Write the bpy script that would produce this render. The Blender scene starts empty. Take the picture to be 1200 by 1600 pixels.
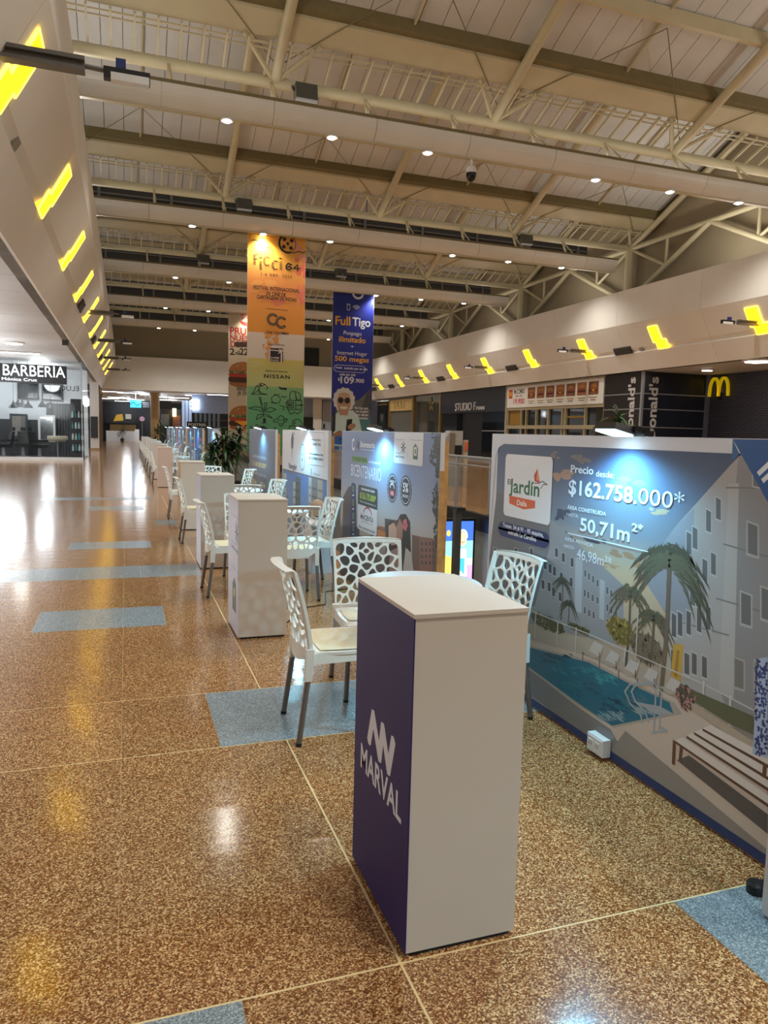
import bpy, bmesh, math, random
from mathutils import Vector, Matrix
random.seed(7)
S = bpy.context.scene
COL = S.collection
# ------------------------------------------------------------------ camera
F = 1150.06                                    # focal length in pixels of a 1200x1600 frame
R = ((0.9442178593, 0.0117854923, -0.3291105230),
     (-0.3283917884, 0.1087347421, -0.9382620045),
     (0.0247278682, 0.9940009346, 0.1065395444))
EYE = Vector((0, 0, 1.5))
cam = bpy.data.cameras.new('camera'); co = bpy.data.objects.new('camera', cam); COL.objects.link(co)
m4 = Matrix(R).to_4x4(); m4.translation = EYE; co.matrix_world = m4
cam.sensor_fit = 'VERTICAL'; cam.sensor_height = 32; cam.lens = F / 1600 * 32
cam.clip_start = 0.05; cam.clip_end = 300
S.camera = co
# ------------------------------------------------------------------ world, exposure, lamps
S.view_settings.view_transform = 'Standard'; S.view_settings.look = 'None'
S.view_settings.gamma = 1; S.view_settings.use_curve_mapping = False
S.view_settings.exposure = 0.25
wd = bpy.data.worlds.new('world'); S.world = wd; wd.use_nodes = True
wd.node_tree.nodes['Background'].inputs[0].default_value = (1.0, 0.93, 0.84, 1)
wd.node_tree.nodes['Background'].inputs[1].default_value = 0.42
DOWN_W, FLOOD_W, CORR_W = 410, 48, 125
UP_W = [120, 60, 20, 12, 8, 6, 5]
def lamp(kind, name, loc, energy, col=(1, 1, 1), aim=(0, 0, -1), **kw):
    l = bpy.data.lights.new(name, kind); l.energy = energy; l.color = col
    for k, v in kw.items(): setattr(l, k, v)
    o = bpy.data.objects.new(name, l); COL.objects.link(o); o.location = loc
    o.rotation_euler = Vector(aim).to_track_quat('-Z', 'Y').to_euler()
    return o
TR = [17.7 + 9 * k for k in range(5)]          # the five roof trusses in view
LX = [2.15 + 2.37 * i for i in range(7)]
for ty in [-0.3, 8.7] + TR:                    # ceiling downlights of the light troughs
    for i, x in enumerate(LX):
        if i == 3: continue
        lamp('SPOT', 'downlight_lamp', (x, ty - 0.6, 8.1), DOWN_W, (1, .95, .86), (0, 0, -1),
             spot_size=math.radians(134), spot_blend=.9, shadow_soft_size=.12)
for y in (5, 10.5, 16, 21.5, 27, 32, 42, 49):              # added fill points in mid-air, brightening the left shop ceiling
    lamp('POINT', 'aisle_fill_light', (-4.6, y, 2.7), CORR_W, (.93, .97, 1), shadow_soft_size=.8)
for ty, e in zip([-.3, 8.7] + TR, UP_W):       # added unseen fill above the light troughs, brightening the roof
    lamp('AREA', 'trough_roof_fill', (9, ty - .35, 8.95), e, (1, .96, .88), (0, -.15, 1), shape='RECTANGLE', size=19, size_y=.25)
for y, x in ((62, 1), (62, 6), (68, 3), (75, 0), (75, 4)):
    lamp('POINT', 'food_hall_lamp', (x, y, 3.7), 120, (.9, .95, 1), shadow_soft_size=.4)
for y in (20.5, 30, 40):
    lamp('SPOT', 'shop_front_lamp', (20.6, y, 4.05), 40, (.9, .95, 1), (0, 0, -1), spot_size=math.radians(140), spot_blend=.6, shadow_soft_size=.1)

for y, e in ((4, 150), (11, 140), (20, 90), (29, 52), (38, 32), (47, 20)):   # more unseen fill, added at ledge height to lift the roof
    lamp('AREA', 'ledge_roof_fill', (-1.1, y, 7.22), e, (1, .96, .88), (0, 0, 1), shape='RECTANGLE', size=.3, size_y=3)
    lamp('AREA', 'ledge_roof_fill', (18.7, y, 7.22), e, (1, .96, .88), (0, 0, 1), shape='RECTANGLE', size=.3, size_y=3)
# ------------------------------------------------------------------ helpers
def lin(c):
    return tuple(((v / 255) / 12.92 if v / 255 <= .04045 else ((v / 255 + .055) / 1.055) ** 2.4) for v in c)
def ray(px, py):
    c = (px - 600, 800 - py, -F)
    return Vector([sum(R[i][j] * c[j] for j in range(3)) for i in range(3)])
def W(px, py, ax, val):                        # the point of the plane x/y/z = val seen at a pixel of the photo
    r = ray(px, py); return EYE + r * ((val - EYE[ax]) / r[ax])
MATS = {}
def mat(name, rgb=(200, 200, 200), rough=.5, metal=0., var=.06, scale=6., emit=0, spec=.5, alpha=1, trans=0, bump=0, bscale=60):
    if name in MATS: return MATS[name]
    m = bpy.data.materials.new(name); m.use_nodes = True; nt = m.node_tree; b = nt.nodes['Principled BSDF']
    c = lin(rgb); b.inputs['Base Color'].default_value = (*c, 1); b.inputs['Roughness'].default_value = rough
    b.inputs['Metallic'].default_value = metal; b.inputs['Specular IOR Level'].default_value = spec
    if trans: b.inputs['Transmission Weight'].default_value = trans; b.inputs['IOR'].default_value = 1.05
    if alpha < 1: b.inputs['Alpha'].default_value = alpha
    if emit:
        b.inputs['Emission Color'].default_value = (*c, 1); b.inputs['Emission Strength'].default_value = emit
    if var:
        n = nt.nodes.new('ShaderNodeTexNoise'); n.inputs['Scale'].default_value = scale; n.inputs['Detail'].default_value = 4
        g = nt.nodes.new('ShaderNodeNewGeometry'); nt.links.new(g.outputs['Position'], n.inputs['Vector'])
        r = nt.nodes.new('ShaderNodeValToRGB'); e = r.color_ramp.elements
        e[0].position = .3; e[1].position = .7
        e[0].color = (*[v * (1 - var) for v in c], 1); e[1].color = (*[min(1, v * (1 + var)) for v in c], 1)
        nt.links.new(n.outputs['Fac'], r.inputs['Fac']); nt.links.new(r.outputs['Color'], b.inputs['Base Color'])
    if bump:
        n2 = nt.nodes.new('ShaderNodeTexNoise'); n2.inputs['Scale'].default_value = bscale
        bp = nt.nodes.new('ShaderNodeBump'); bp.inputs['Strength'].default_value = bump; bp.inputs['Distance'].default_value = .01
        nt.links.new(n2.outputs['Fac'], bp.inputs['Height']); nt.links.new(bp.outputs['Normal'], b.inputs['Normal'])
    MATS[name] = m; return m
def terrazzo(name, dark, mid, light, rough):
    m = bpy.data.materials.new(name); m.use_nodes = True; nt = m.node_tree; b = nt.nodes['Principled BSDF']; L = nt.links.new
    g = nt.nodes.new('ShaderNodeNewGeometry')
    v = nt.nodes.new('ShaderNodeTexVoronoi'); v.inputs['Scale'].default_value = 235; v.inputs['Randomness'].default_value = 1
    n = nt.nodes.new('ShaderNodeTexNoise'); n.inputs['Scale'].default_value = 90; n.inputs['Detail'].default_value = 2
    mx = nt.nodes.new('ShaderNodeMixRGB'); mx.blend_type = 'ADD'; mx.inputs['Fac'].default_value = .005
    L(g.outputs['Position'], n.inputs['Vector']); L(g.outputs['Position'], mx.inputs['Color1']); L(n.outputs['Color'], mx.inputs['Color2'])
    L(mx.outputs['Color'], v.inputs['Vector'])
    s = nt.nodes.new('ShaderNodeSeparateColor'); L(v.outputs['Color'], s.inputs['Color'])
    r = nt.nodes.new('ShaderNodeValToRGB'); e = r.color_ramp.elements
    e[0].position = 0; e[0].color = (*lin(dark), 1); e[1].position = 1; e[1].color = (*lin(light), 1)
    k = e.new(.42); k.color = (*lin(mid), 1); k = e.new(.74); k.color = (*[a * .35 + c * .65 for a, c in zip(lin(light), lin(mid))], 1)
    L(s.outputs['Red'], r.inputs['Fac'])
    oi = nt.nodes.new('ShaderNodeObjectInfo'); mr = nt.nodes.new('ShaderNodeMapRange'); mr.inputs['To Min'].default_value = .92; mr.inputs['To Max'].default_value = 1.06
    L(oi.outputs['Random'], mr.inputs['Value'])
    hv = nt.nodes.new('ShaderNodeHueSaturation'); L(mr.outputs['Result'], hv.inputs['Value']); L(r.outputs['Color'], hv.inputs['Color'])
    L(hv.outputs['Color'], b.inputs['Base Color'])
    mp = nt.nodes.new('ShaderNodeMapping'); mp.inputs['Scale'].default_value = (.9, 5, 1); L(g.outputs['Position'], mp.inputs['Vector'])
    n3 = nt.nodes.new('ShaderNodeTexNoise'); n3.inputs['Scale'].default_value = 1.1; n3.inputs['Detail'].default_value = 3; L(mp.outputs['Vector'], n3.inputs['Vector'])
    bp = nt.nodes.new('ShaderNodeBump'); bp.inputs['Strength'].default_value = .10; bp.inputs['Distance'].default_value = .02
    L(n3.outputs['Fac'], bp.inputs['Height']); L(bp.outputs['Normal'], b.inputs['Normal'])
    b.inputs['Roughness'].default_value = rough; b.inputs['Specular IOR Level'].default_value = .75
    MATS[name] = m; return m
class MB:
    def __init__(s): s.v = []; s.f = []; s.m = []
    def add(s, vs, fs, mi=0):
        o = len(s.v); s.v += [tuple(p) for p in vs]; s.f += [tuple(o + i for i in f) for f in fs]; s.m += [mi] * len(fs); return s
    def hexa(s, p, mi=0):                      # 8 corners: bottom ring then top ring
        return s.add(p, [(3, 2, 1, 0), (4, 5, 6, 7), (0, 1, 5, 4), (1, 2, 6, 5), (2, 3, 7, 6), (3, 0, 4, 7)], mi)
    def box(s, x0, x1, y0, y1, z0, z1, mi=0):
        return s.hexa([(x0, y0, z0), (x1, y0, z0), (x1, y1, z0), (x0, y1, z0), (x0, y0, z1), (x1, y0, z1), (x1, y1, z1), (x0, y1, z1)], mi)
    def bar(s, a, b, w, h, mi=0):              # square bar from a to b
        a, b = Vector(a), Vector(b); d = (b - a).normalized(); u = d.cross(Vector((0, 0, 1)))
        if u.length < 1e-3: u = Vector((1, 0, 0))
        u.normalize(); n = u.cross(d); u *= w / 2; n *= h / 2
        return s.hexa([a - u - n, a + u - n, b + u - n, b - u - n, a - u + n, a + u + n, b + u + n, b - u + n], mi)
    def tube(s, pts, r, seg=8, mi=0, r2=None):
        pts = [Vector(p) for p in pts]; rings = []
        for i, p in enumerate(pts):
            d = (pts[min(i + 1, len(pts) - 1)] - pts[max(i - 1, 0)]).normalized()
            u = d.cross(Vector((0, 0, 1)))
            if u.length < 1e-2: u = d.cross(Vector((0, 1, 0)))
            u.normalize(); n = d.cross(u); rr = r if r2 is None else r + (r2 - r) * i / (len(pts) - 1)
            rings.append([p + (u * math.cos(2 * math.pi * k / seg) + n * math.sin(2 * math.pi * k / seg)) * rr for k in range(seg)])
        fs = []
        for i in range(len(pts) - 1):
            for k in range(seg): fs.append((i * seg + k, i * seg + (k + 1) % seg, (i + 1) * seg + (k + 1) % seg, (i + 1) * seg + k))
        fs.append(tuple(range(seg - 1, -1, -1))); fs.append(tuple((len(pts) - 1) * seg + k for k in range(seg)))
        return s.add([q for r_ in rings for q in r_], fs, mi)
    def lathe(s, c, prof, seg=20, mi=0):       # prof: (radius, z)
        vs = [(c[0] + r * math.cos(2 * math.pi * k / seg), c[1] + r * math.sin(2 * math.pi * k / seg), c[2] + z) for r, z in prof for k in range(seg)]
        fs = [(i * seg + k, i * seg + (k + 1) % seg, (i + 1) * seg + (k + 1) % seg, (i + 1) * seg + k) for i in range(len(prof) - 1) for k in range(seg)]
        fs.append(tuple(range(seg - 1, -1, -1))); fs.append(tuple((len(prof) - 1) * seg + k for k in range(seg)))
        return s.add(vs, fs, mi)
    def prism(s, ring, d, mi=0):               # a planar ring swept by the vector d
        n = len(ring); ring = [Vector(p) for p in ring]; d = Vector(d)
        fs = [tuple(range(n - 1, -1, -1)), tuple(range(n, 2 * n))] + [(i, (i + 1) % n, n + (i + 1) % n, n + i) for i in range(n)]
        return s.add(ring + [p + d for p in ring], fs, mi)
    def px(s, prof, x0, x1, mi=0): return s.prism([(x0, y, z) for y, z in prof], (x1 - x0, 0, 0), mi)
    def py(s, prof, y0, y1, mi=0): return s.prism([(x, y0, z) for x, z in prof], (0, y1 - y0, 0), mi)
    def mesh(s, name, mats, smooth=False):
        me = bpy.data.meshes.new(name); me.from_pydata(s.v, [], s.f)
        for m_ in (mats if isinstance(mats, (list, tuple)) else [mats]): me.materials.append(m_)
        if any(s.m): me.polygons.foreach_set('material_index', s.m)
        bm = bmesh.new(); bm.from_mesh(me); bmesh.ops.recalc_face_normals(bm, faces=bm.faces); bm.to_mesh(me); bm.free()
        if smooth:
            me.polygons.foreach_set('use_smooth', [True] * len(me.polygons))
            try: me.set_sharp_from_angle(angle=math.radians(40))
            except Exception: pass
        return me
    def build(s, name, mats, parent=None, smooth=False):
        return link(name, s.mesh(name, mats, smooth), parent)
WL = {}                                        # world location of every object that parents parts
def link(name, me, parent=None):
    o = bpy.data.objects.new(name, me); COL.objects.link(o)
    if parent is not None:
        o.parent = parent; o.location = -WL.get(parent.name, Vector((0, 0, 0)))
    WL[o.name] = Vector((0, 0, 0))
    return o
def thing(name, label, cat, loc=(0, 0, 0), group=None):
    o = bpy.data.objects.new(name, None); COL.objects.link(o); o.location = loc; WL[o.name] = Vector(loc); o.empty_display_size = .1
    o['label'] = label; o['category'] = cat
    if group: o['group'] = group
    return o
def tag(o, label, cat, group=None):
    o['label'] = label; o['category'] = cat
    if group: o['group'] = group
    return o
def struct(o): o['kind'] = 'structure'; return o
def kids(o, table): return table.get(o.name, [])
def copy_tree(root, loc, rz, label, group=None):
    def rec(o, par):
        c = o.copy(); COL.objects.link(c); c.parent = par
        for ch in list(o.children): rec(ch, c)
        return c
    r = rec(root, None); r.location = loc; r.rotation_euler = (0, 0, rz); r['label'] = label
    if group: r['group'] = group
    return r
ORD = ['first', 'second', 'third', 'fourth', 'fifth', 'sixth', 'seventh', 'eighth', 'ninth', 'tenth', 'eleventh', 'twelfth', 'thirteenth', 'fourteenth']
# ------------------------------------------------------------------ lettering and flat print
CH = sorted(set('ABCDEFGHIJKLMNOPQRSTUVWXYZabcdefghijklmnopqrstuvwxyz0123456789$.,*#-:%&+\'ÁÉÍÓÚáéíóúñü²/'))
GL = {}
def build_glyphs():
    tmp = []
    def mk(body, off):
        c = bpy.data.curves.new('g', 'FONT'); c.body = body; c.size = 1; c.offset = off; c.resolution_u = 3; c.fill_mode = 'FRONT'
        o = bpy.data.objects.new('g', c); COL.objects.link(o); tmp.append(o); return o
    jobs = [(w, ch, mk(ch, off), mk(ch + 'I', off)) for w, off in ((0, 0), (1, .022)) for ch in CH]
    jobs += [(w, ' ', None, mk('. .', off)) for w, off in ((0, 0), (1, .022))]
    ref = {w: mk('I', off) for w, off in ((0, 0), (1, .022))}; dots = mk('..', 0)
    dg = bpy.context.evaluated_depsgraph_get()
    def get(o):
        e = o.evaluated_get(dg); me = e.to_mesh(); v = [(p.co.x, p.co.y) for p in me.vertices]; f = [tuple(p.vertices) for p in me.polygons]; e.to_mesh_clear(); return v, f
    imin = {w: min(x for x, y in get(o)[0]) for w, o in ref.items()}
    imax = {w: max(x for x, y in get(o)[0]) for w, o in ref.items()}
    d0 = max(x for x, y in get(dots)[0])
    for w, ch, a, b in jobs:
        if ch == ' ':
            GL[w, ' '] = ([], [], max(x for x, y in get(b)[0]) - d0); continue
        v, f = get(a); xb = max(x for x, y in get(b)[0]); GL[w, ch] = (v, f, xb - imax[w])
    for o in tmp:
        c = o.data; bpy.data.objects.remove(o); bpy.data.curves.remove(c)
build_glyphs()
def layout(txt, bold=0, track=0):
    x = 0; vs = []; fs = []
    for ch in txt:
        v, f, adv = GL[bold, ch] if (bold, ch) in GL else ([], [], .3)
        o = len(vs); vs += [(p[0] + x, p[1]) for p in v]; fs += [tuple(i + o for i in q) for q in f]; x += adv + track
    return vs, fs
CAP = .73
class Print:
    def __init__(s, O, U, V, step=.00004):
        s.O, s.U, s.V = Vector(O), Vector(U).normalized(), Vector(V).normalized(); s.N = s.U.cross(s.V); s.k = 1; s.step = step; s.clip = None
        s.v = []; s.f = []; s.c = []
    def p(s, px, py):                          # where a pixel of the photo falls on this sheet
        r = ray(px, py); q = EYE + r * ((s.O - EYE).dot(s.N) / r.dot(s.N)) - s.O; return (q.dot(s.U), q.dot(s.V))
    def raw(s, pts, faces, col):
        o = len(s.v); d = s.N * (s.k * s.step)
        if s.clip: pts = [(min(max(a, s.clip[0]), s.clip[1]), min(max(b, s.clip[2]), s.clip[3])) for a, b in pts]
        s.v += [tuple(s.O + s.U * a + s.V * b + d) for a, b in pts]; percol = isinstance(col[0], (tuple, list))
        lc = [lin(c) for c in col] if percol else lin(col)
        for f in faces:
            s.f.append(tuple(i + o for i in f)); s.c.append([lc[i] for i in f] if percol else [lc] * len(f))
    def poly(s, pts, col): s.raw(pts, [tuple(range(len(pts)))], col); s.k += 1
    def pp(s, pts, col): s.poly([s.p(*q) for q in pts], col)
    def multi(s, polys, col):
        k0 = s.k
        for j, q in enumerate(polys): s.k = k0 + .3 * (j % 14); s.raw(q, [tuple(range(len(q)))], col)
        s.k = k0 + 1 + .3 * min(14, len(polys))
    def rect(s, a, b, c, d, col): s.poly([(a, b), (c, b), (c, d), (a, d)], col)
    def grad(s, a, c, stops):                  # horizontal bands of the print, bottom to top: (t, colour)
        pts = []; cols = []
        for t, k in stops: pts += [(a, t), (c, t)]; cols += [k, k]
        s.raw(pts, [(2 * i, 2 * i + 1, 2 * i + 3, 2 * i + 2) for i in range(len(stops) - 1)], cols); s.k += 1
    def rrect(s, a, b, c, d, r, col, corners=(1, 1, 1, 1)):
        pts = []
        for (x, y, a0), on in zip(((c - r, d - r, 0), (a + r, d - r, 90), (a + r, b + r, 180), (c - r, b + r, 270)), corners):
            if on: pts += [(x + r * math.cos(math.radians(a0 + t)), y + r * math.sin(math.radians(a0 + t))) for t in range(0, 91, 15)]
            else: pts.append((x + (r if a0 in (0, 270) else -r), y + (r if a0 in (0, 90) else -r)))
        s.poly(pts, col)
    def ell(s, x, y, rx, ry, col, n=24, rot=0, jag=0):
        c_, s_ = math.cos(rot), math.sin(rot); pts = []
        for i in range(n):
            k = 1 + (jag * (1 if i % 2 else -1)); a = 2 * math.pi * i / n; u, w = rx * k * math.cos(a), ry * k * math.sin(a)
            pts.append((x + u * c_ - w * s_, y + u * s_ + w * c_))
        s.poly(pts, col)
    def line(s, pts, w, col):
        ps = []
        for a, b in zip(pts, pts[1:]):
            dx, dy = b[0] - a[0], b[1] - a[1]; l = math.hypot(dx, dy) or 1; nx, ny = -dy / l * w / 2, dx / l * w / 2; ex, ey = dx / l * w * .3, dy / l * w * .3
            ps.append([(a[0] - ex + nx, a[1] - ey + ny), (a[0] - ex - nx, a[1] - ey - ny), (b[0] + ex - nx, b[1] + ey - ny), (b[0] + ex + nx, b[1] + ey + ny)])
        s.multi(ps, col)
    def lp(s, pts, w, col): s.line([s.p(*q) for q in pts], w, col)
    def ring(s, x, y, rx, ry, w, col, a0=0, a1=360, n=28):
        s.line([(x + rx * math.cos(math.radians(a0 + (a1 - a0) * i / n)), y + ry * math.sin(math.radians(a0 + (a1 - a0) * i / n))) for i in range(n + 1)], w, col)
    def text(s, txt, a, b, w, h, col, bold=0, rot=0, align='l', track=0):
        vs, fs = layout(txt, bold, track)
        if not vs: return
        x0 = min(v[0] for v in vs); x1 = max(v[0] for v in vs); sy = h / CAP; sx = w / (x1 - x0) if w else sy
        if not w: w = (x1 - x0) * sx
        off = {'l': 0, 'c': -w / 2, 'r': -w}[align]; c_, s_ = math.cos(rot), math.sin(rot)
        q = [((v[0] - x0) * sx + off, v[1] * sy) for v in vs]
        s.raw([(a + x * c_ - y * s_, b + x * s_ + y * c_) for x, y in q], fs, col); s.k += 1
    def tp(s, txt, p0, x1, h, col, bold=0, track=0):      # baseline from pixel p0 to column x1, capital height h pixels at p0
        a, b = s.p(*p0); top = s.p(p0[0], p0[1] - h)[1]; lo = s.p(x1, p0[1])[0]; s.text(txt, a, b, lo - a, top - b, col, bold, track=track)
    def cloud(s, x, y, rx, ry, col, n=7):
        s.multi([[(cx + ax * math.cos(t * .5236), cy + ay * math.sin(t * .5236)) for t in range(12)] for cx, cy, ax, ay in
                 [(x + rx * random.uniform(-.7, .7), y + ry * random.uniform(-.6, .6), rx * random.uniform(.15, .45), ry * random.uniform(.15, .4)) for _ in range(n)]], col)
    def leaves(s, x, y, rx, ry, cols, n, size):
        for c in cols:
            ps = []
            for _ in range(n):
                a = random.uniform(0, 6.28); r = math.sqrt(random.random()); cx, cy = x + rx * r * math.cos(a), y + ry * r * math.sin(a); b = random.uniform(0, 6.28); l = size * random.uniform(.6, 1.4)
                d = (math.cos(b) * l, math.sin(b) * l); e = (-d[1] * .35, d[0] * .35); ps.append([(cx - d[0], cy - d[1]), (cx + e[0], cy + e[1]), (cx + d[0], cy + d[1]), (cx - e[0], cy - e[1])])
            s.multi(ps, c)
    def palm(s, x, y, h, r, col, trunk, n=13):             # crown centre, trunk length, frond length
        s.line([(x, y), (x + h * .02, y - h * .5), (x, y - h)], r * .09, trunk)
        ps = []
        for i in range(n):
            a = math.radians(-25 + 230 * i / (n - 1) + random.uniform(-6, 6)); l = r * random.uniform(.8, 1.1); prev = (x, y)
            for j in range(1, 7):
                t = j / 6; q = (x + math.cos(a) * l * t, y + math.sin(a) * l * t * .8 - l * .75 * t * t); w = r * .16 * (1 - t * .75)
                dx, dy = q[0] - prev[0], q[1] - prev[1]; L_ = math.hypot(dx, dy) or 1; nx, ny = -dy / L_ * w, dx / L_ * w
                ps.append([prev, (prev[0] - nx - dx * .6, prev[1] - ny - dy * .6 - w * .4), q, (prev[0] + nx - dx * .6, prev[1] + ny - dy * .6 - w * .4)]); prev = q
        s.multi(ps, col)
    def burger(s, x, y, w, h, cheese=False):
        bun = (160, 98, 48); s.ell(x, y - h * .34, w * .47, h * .14, (150, 92, 48)); s.rrect(x - w * .5, y - h * .3, x + w * .5, y - h * .08, h * .1, (66, 34, 22))
        if cheese: s.poly([(x - w * .4, y - h * .05), (x + w * .35, y - h * .05), (x, y - h * .3)], (225, 150, 30))
        s.rrect(x - w * .48, y - h * .1, x + w * .48, y + h * .06, h * .07, (165, 50, 32)); s.leaves(x, y + h * .1, w * .5, h * .05, [(96, 130, 52), (60, 96, 36)], 14, w * .08)
        s.poly([(x + w * .48 * math.cos(math.radians(a)), y + h * .12 + h * .36 * math.sin(math.radians(a))) for a in range(0, 181, 15)], bun)
        s.leaves(x, y + h * .3, w * .3, h * .1, [(216, 176, 110)], 12, w * .022)
    def build(s, name, parent=None, mt=None):
        me = bpy.data.meshes.new(name); me.from_pydata(s.v, [], s.f); me.materials.append(mt or print_mat())
        at = me.color_attributes.new('Col', 'FLOAT_COLOR', 'CORNER'); flat = [x for f in s.c for c in f for x in (*c, 1)]; at.data.foreach_set('color', flat)
        return link(name, me, parent)
def print_mat(name='printed_vinyl', rough=.42, emit=0):
    if name in MATS: return MATS[name]
    m = bpy.data.materials.new(name); m.use_nodes = True; nt = m.node_tree; b = nt.nodes['Principled BSDF']
    a = nt.nodes.new('ShaderNodeAttribute'); a.attribute_name = 'Col'
    n = nt.nodes.new('ShaderNodeTexNoise'); n.inputs['Scale'].default_value = 180; g = nt.nodes.new('ShaderNodeNewGeometry'); nt.links.new(g.outputs['Position'], n.inputs['Vector'])
    r = nt.nodes.new('ShaderNodeMapRange'); r.inputs['To Min'].default_value = .93; r.inputs['To Max'].default_value = 1.07; nt.links.new(n.outputs['Fac'], r.inputs['Value'])
    h = nt.nodes.new('ShaderNodeHueSaturation'); nt.links.new(a.outputs['Color'], h.inputs['Color']); nt.links.new(r.outputs['Result'], h.inputs['Value'])
    nt.links.new(h.outputs['Color'], b.inputs['Base Color']); b.inputs['Roughness'].default_value = rough
    if emit: nt.links.new(h.outputs['Color'], b.inputs['Emission Color']); b.inputs['Emission Strength'].default_value = emit
    MATS[name] = m; return m
def letters(mb, txt, O, U, V, w, h, depth, bold=0, mi=0, track=0):     # solid letters on a wall
    vs, fs = layout(txt, bold, track); O, U, V = Vector(O), Vector(U), Vector(V); N = U.cross(V)
    x0 = min(v[0] for v in vs); x1 = max(v[0] for v in vs); sy = h / CAP; sx = w / (x1 - x0) if w else sy
    P = [O + U * ((v[0] - x0) * sx) + V * (v[1] * sy) for v in vs]; n = len(P); cnt = {}
    for f in fs:
        for a, b in zip(f, f[1:] + f[:1]): cnt[(a, b)] = 1
    side = [(a, b, b + n, a + n) for (a, b) in cnt if (b, a) not in cnt]
    mb.add(P + [p + N * depth for p in P], [tuple(reversed(f)) for f in fs] + [tuple(i + n for i in f) for f in fs] + side, mi)
# ================================================================== SETTING
plaster = mat('white_plaster', (238, 234, 226), .65, var=.03, scale=.8)
beige = mat('beige_plaster', (152, 138, 112), .7, var=.04, scale=.5)
shopceil = mat('shop_ceiling_board', (206, 206, 206), .55, var=.03, scale=1)
steel = mat('cream_steel', (198, 186, 152), .45, var=.05, scale=2)
steeld = mat('cream_steel_edge', (120, 108, 72), .55, var=.06)
roofm = mat('roof_sheet', (206, 204, 200), .55, var=.06, scale=1.3)
deckm = mat('roof_deck_dark', (46, 42, 38), .8)
troughm = mat('white_trough', (226, 222, 214), .35, var=.04, scale=1.1)
darkm = mat('dark_mesh', (58, 54, 50), .6, var=.15, scale=9)
black = mat('black_metal', (18, 18, 20), .4); grey = mat('grey_metal', (112, 110, 106), .45, .3)
white = mat('white_paint', (226, 224, 222), .45, var=.02)
yellow = mat('yellow_glow', (255, 190, 20), .5, var=.03, emit=2.6)
yrim = mat('yellow_rim', (255, 214, 70), .5, var=0, emit=4)
lampw = mat('lamp_white', (255, 250, 240), .4, var=0, emit=26)
stripw = mat('strip_light', (238, 246, 255), .4, var=0, emit=9)
glass = mat('shop_glass', (40, 52, 54), .02, var=0, alpha=.13, spec=.6)
floor_b = terrazzo('brown_terrazzo', (82, 46, 16), (140, 84, 36), (242, 206, 150), .13)
floor_t = terrazzo('blue_terrazzo', (96, 112, 122), (126, 142, 150), (184, 196, 200), .2)
grout = mat('cream_grout', (232, 206, 152), .5)
# floor: base with joints, then slabs and inlaid blue tiles
fb = MB(); fb.box(-2.6, 2.52, -1, 17, -.2, -.0012)
fb2 = [(-12, 2.52, 17, 90), (-12, -2.6, -1, 17), (2.52, 30, 58, 90), (6.4, 30, 0, 58), (-12, 2.52, -12, -1), (2.52, 30, -12, 0)]
fl = struct(fb.build('floor', grout))
for i, (a, b, c, d) in enumerate(fb2): MB().box(a, b, c, d, -.2, 0).build('floor_field', floor_b, fl)
TILE = [(.405, 2.52, 3.41, 4.16, .3775, 2), (-.67, .27, 5.74, 6.38, .3133, 1), (-2.6, .725, 7.66, 8.33, .3133, 1), (-.69, .28, 9.57, 10.17, .3233, 1),
        (.42, .77, 11.79, 12.49, .35, 1), (-.68, .28, 14., 14.75, .32, 1), (-1.64, .47, 16., 16.64, .32, 1), (-.7, .27, .95, 1.806, .3233, 2), (1.672, 2.52, .95, 1.806, .36, 3)]
ROWS = [-1, .95, 1.812, 3.41, 4.16, 5.74, 6.38, 7.66, 8.33, 9.57, 10.17, 11.79, 12.49, 14., 14.75, 16., 16.64, 17]
COLS = [-2.6, -2.305, -1.55, -.795, -.04, .72, 1.68, 2.52]
SL = {}
def gap(v, major): return .0042 if any(abs(v - m_) < .004 for m_ in major) else .0006
def slab(name, x0, x1, y0, y1, mt, g):
    a, b, c, d = gap(x0, (.72,)), gap(x1, (.72,)), gap(y0, (1.812, 1.806, 3.41, 4.16)), gap(y1, (1.812, 1.806, 3.41, 4.16)); w, h = x1 - x0, y1 - y0; k = (round(w, 4), round(h, 4), mt.name, a, b, c, d)
    if k not in SL: SL[k] = MB().box(a, w - b, c, h - d, -.012, 0).mesh(name, mt)
    o = link(name, SL[k], fl); o.location = (x0, y0, 0)
for y0, y1 in zip(ROWS, ROWS[1:]):
    blue = sorted((t for t in TILE if t[2] < (y0 + y1) / 2 < t[3]), key=lambda t: t[0]); gaps = []; x = COLS[0]
    for t in blue:
        if t[0] > x + .01: gaps.append((x, t[0]))
        x = t[1]
        n = max(1, round((t[1] - t[0]) / t[4])); w = (t[1] - t[0]) / n; h = (y1 - y0) / t[5]
        for i in range(n):
            for j in range(t[5]): slab('tile', t[0] + i * w, t[0] + (i + 1) * w, y0 + j * h, y0 + (j + 1) * h, floor_t, .0011)
    if x < COLS[-1] - .01: gaps.append((x, COLS[-1]))
    for a, b in gaps:
        cs = [a] + [c for c in COLS if a + .12 < c < b - .12] + [b]
        for p, q in zip(cs, cs[1:]): slab('slab', p, q, y0, y1, floor_b, .0022)
# lower storey seen through the opening behind the boards
low = mat('lower_floor', (120, 112, 100), .5)
vw = struct(MB().box(2.5, 6.5, 0, 58, -4.2, -4).build('floor', low)); vw.name = 'floor_lower'
struct(MB().box(6.34, 6.4, 0, 58, -4, -.3).build('wall_lower', mat('grey_wall', (150, 152, 150), .6)))
struct(MB().box(2.52, 2.58, -1, 58, -4, -.2).box(2.58, 6.34, 57.9, 58, -4, -.2).build('wall_lower_near', MATS['grey_wall']))
struct(MB().box(6.28, 6.4, 0, 58, -.3, .02).build('trim_1', black))
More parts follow.
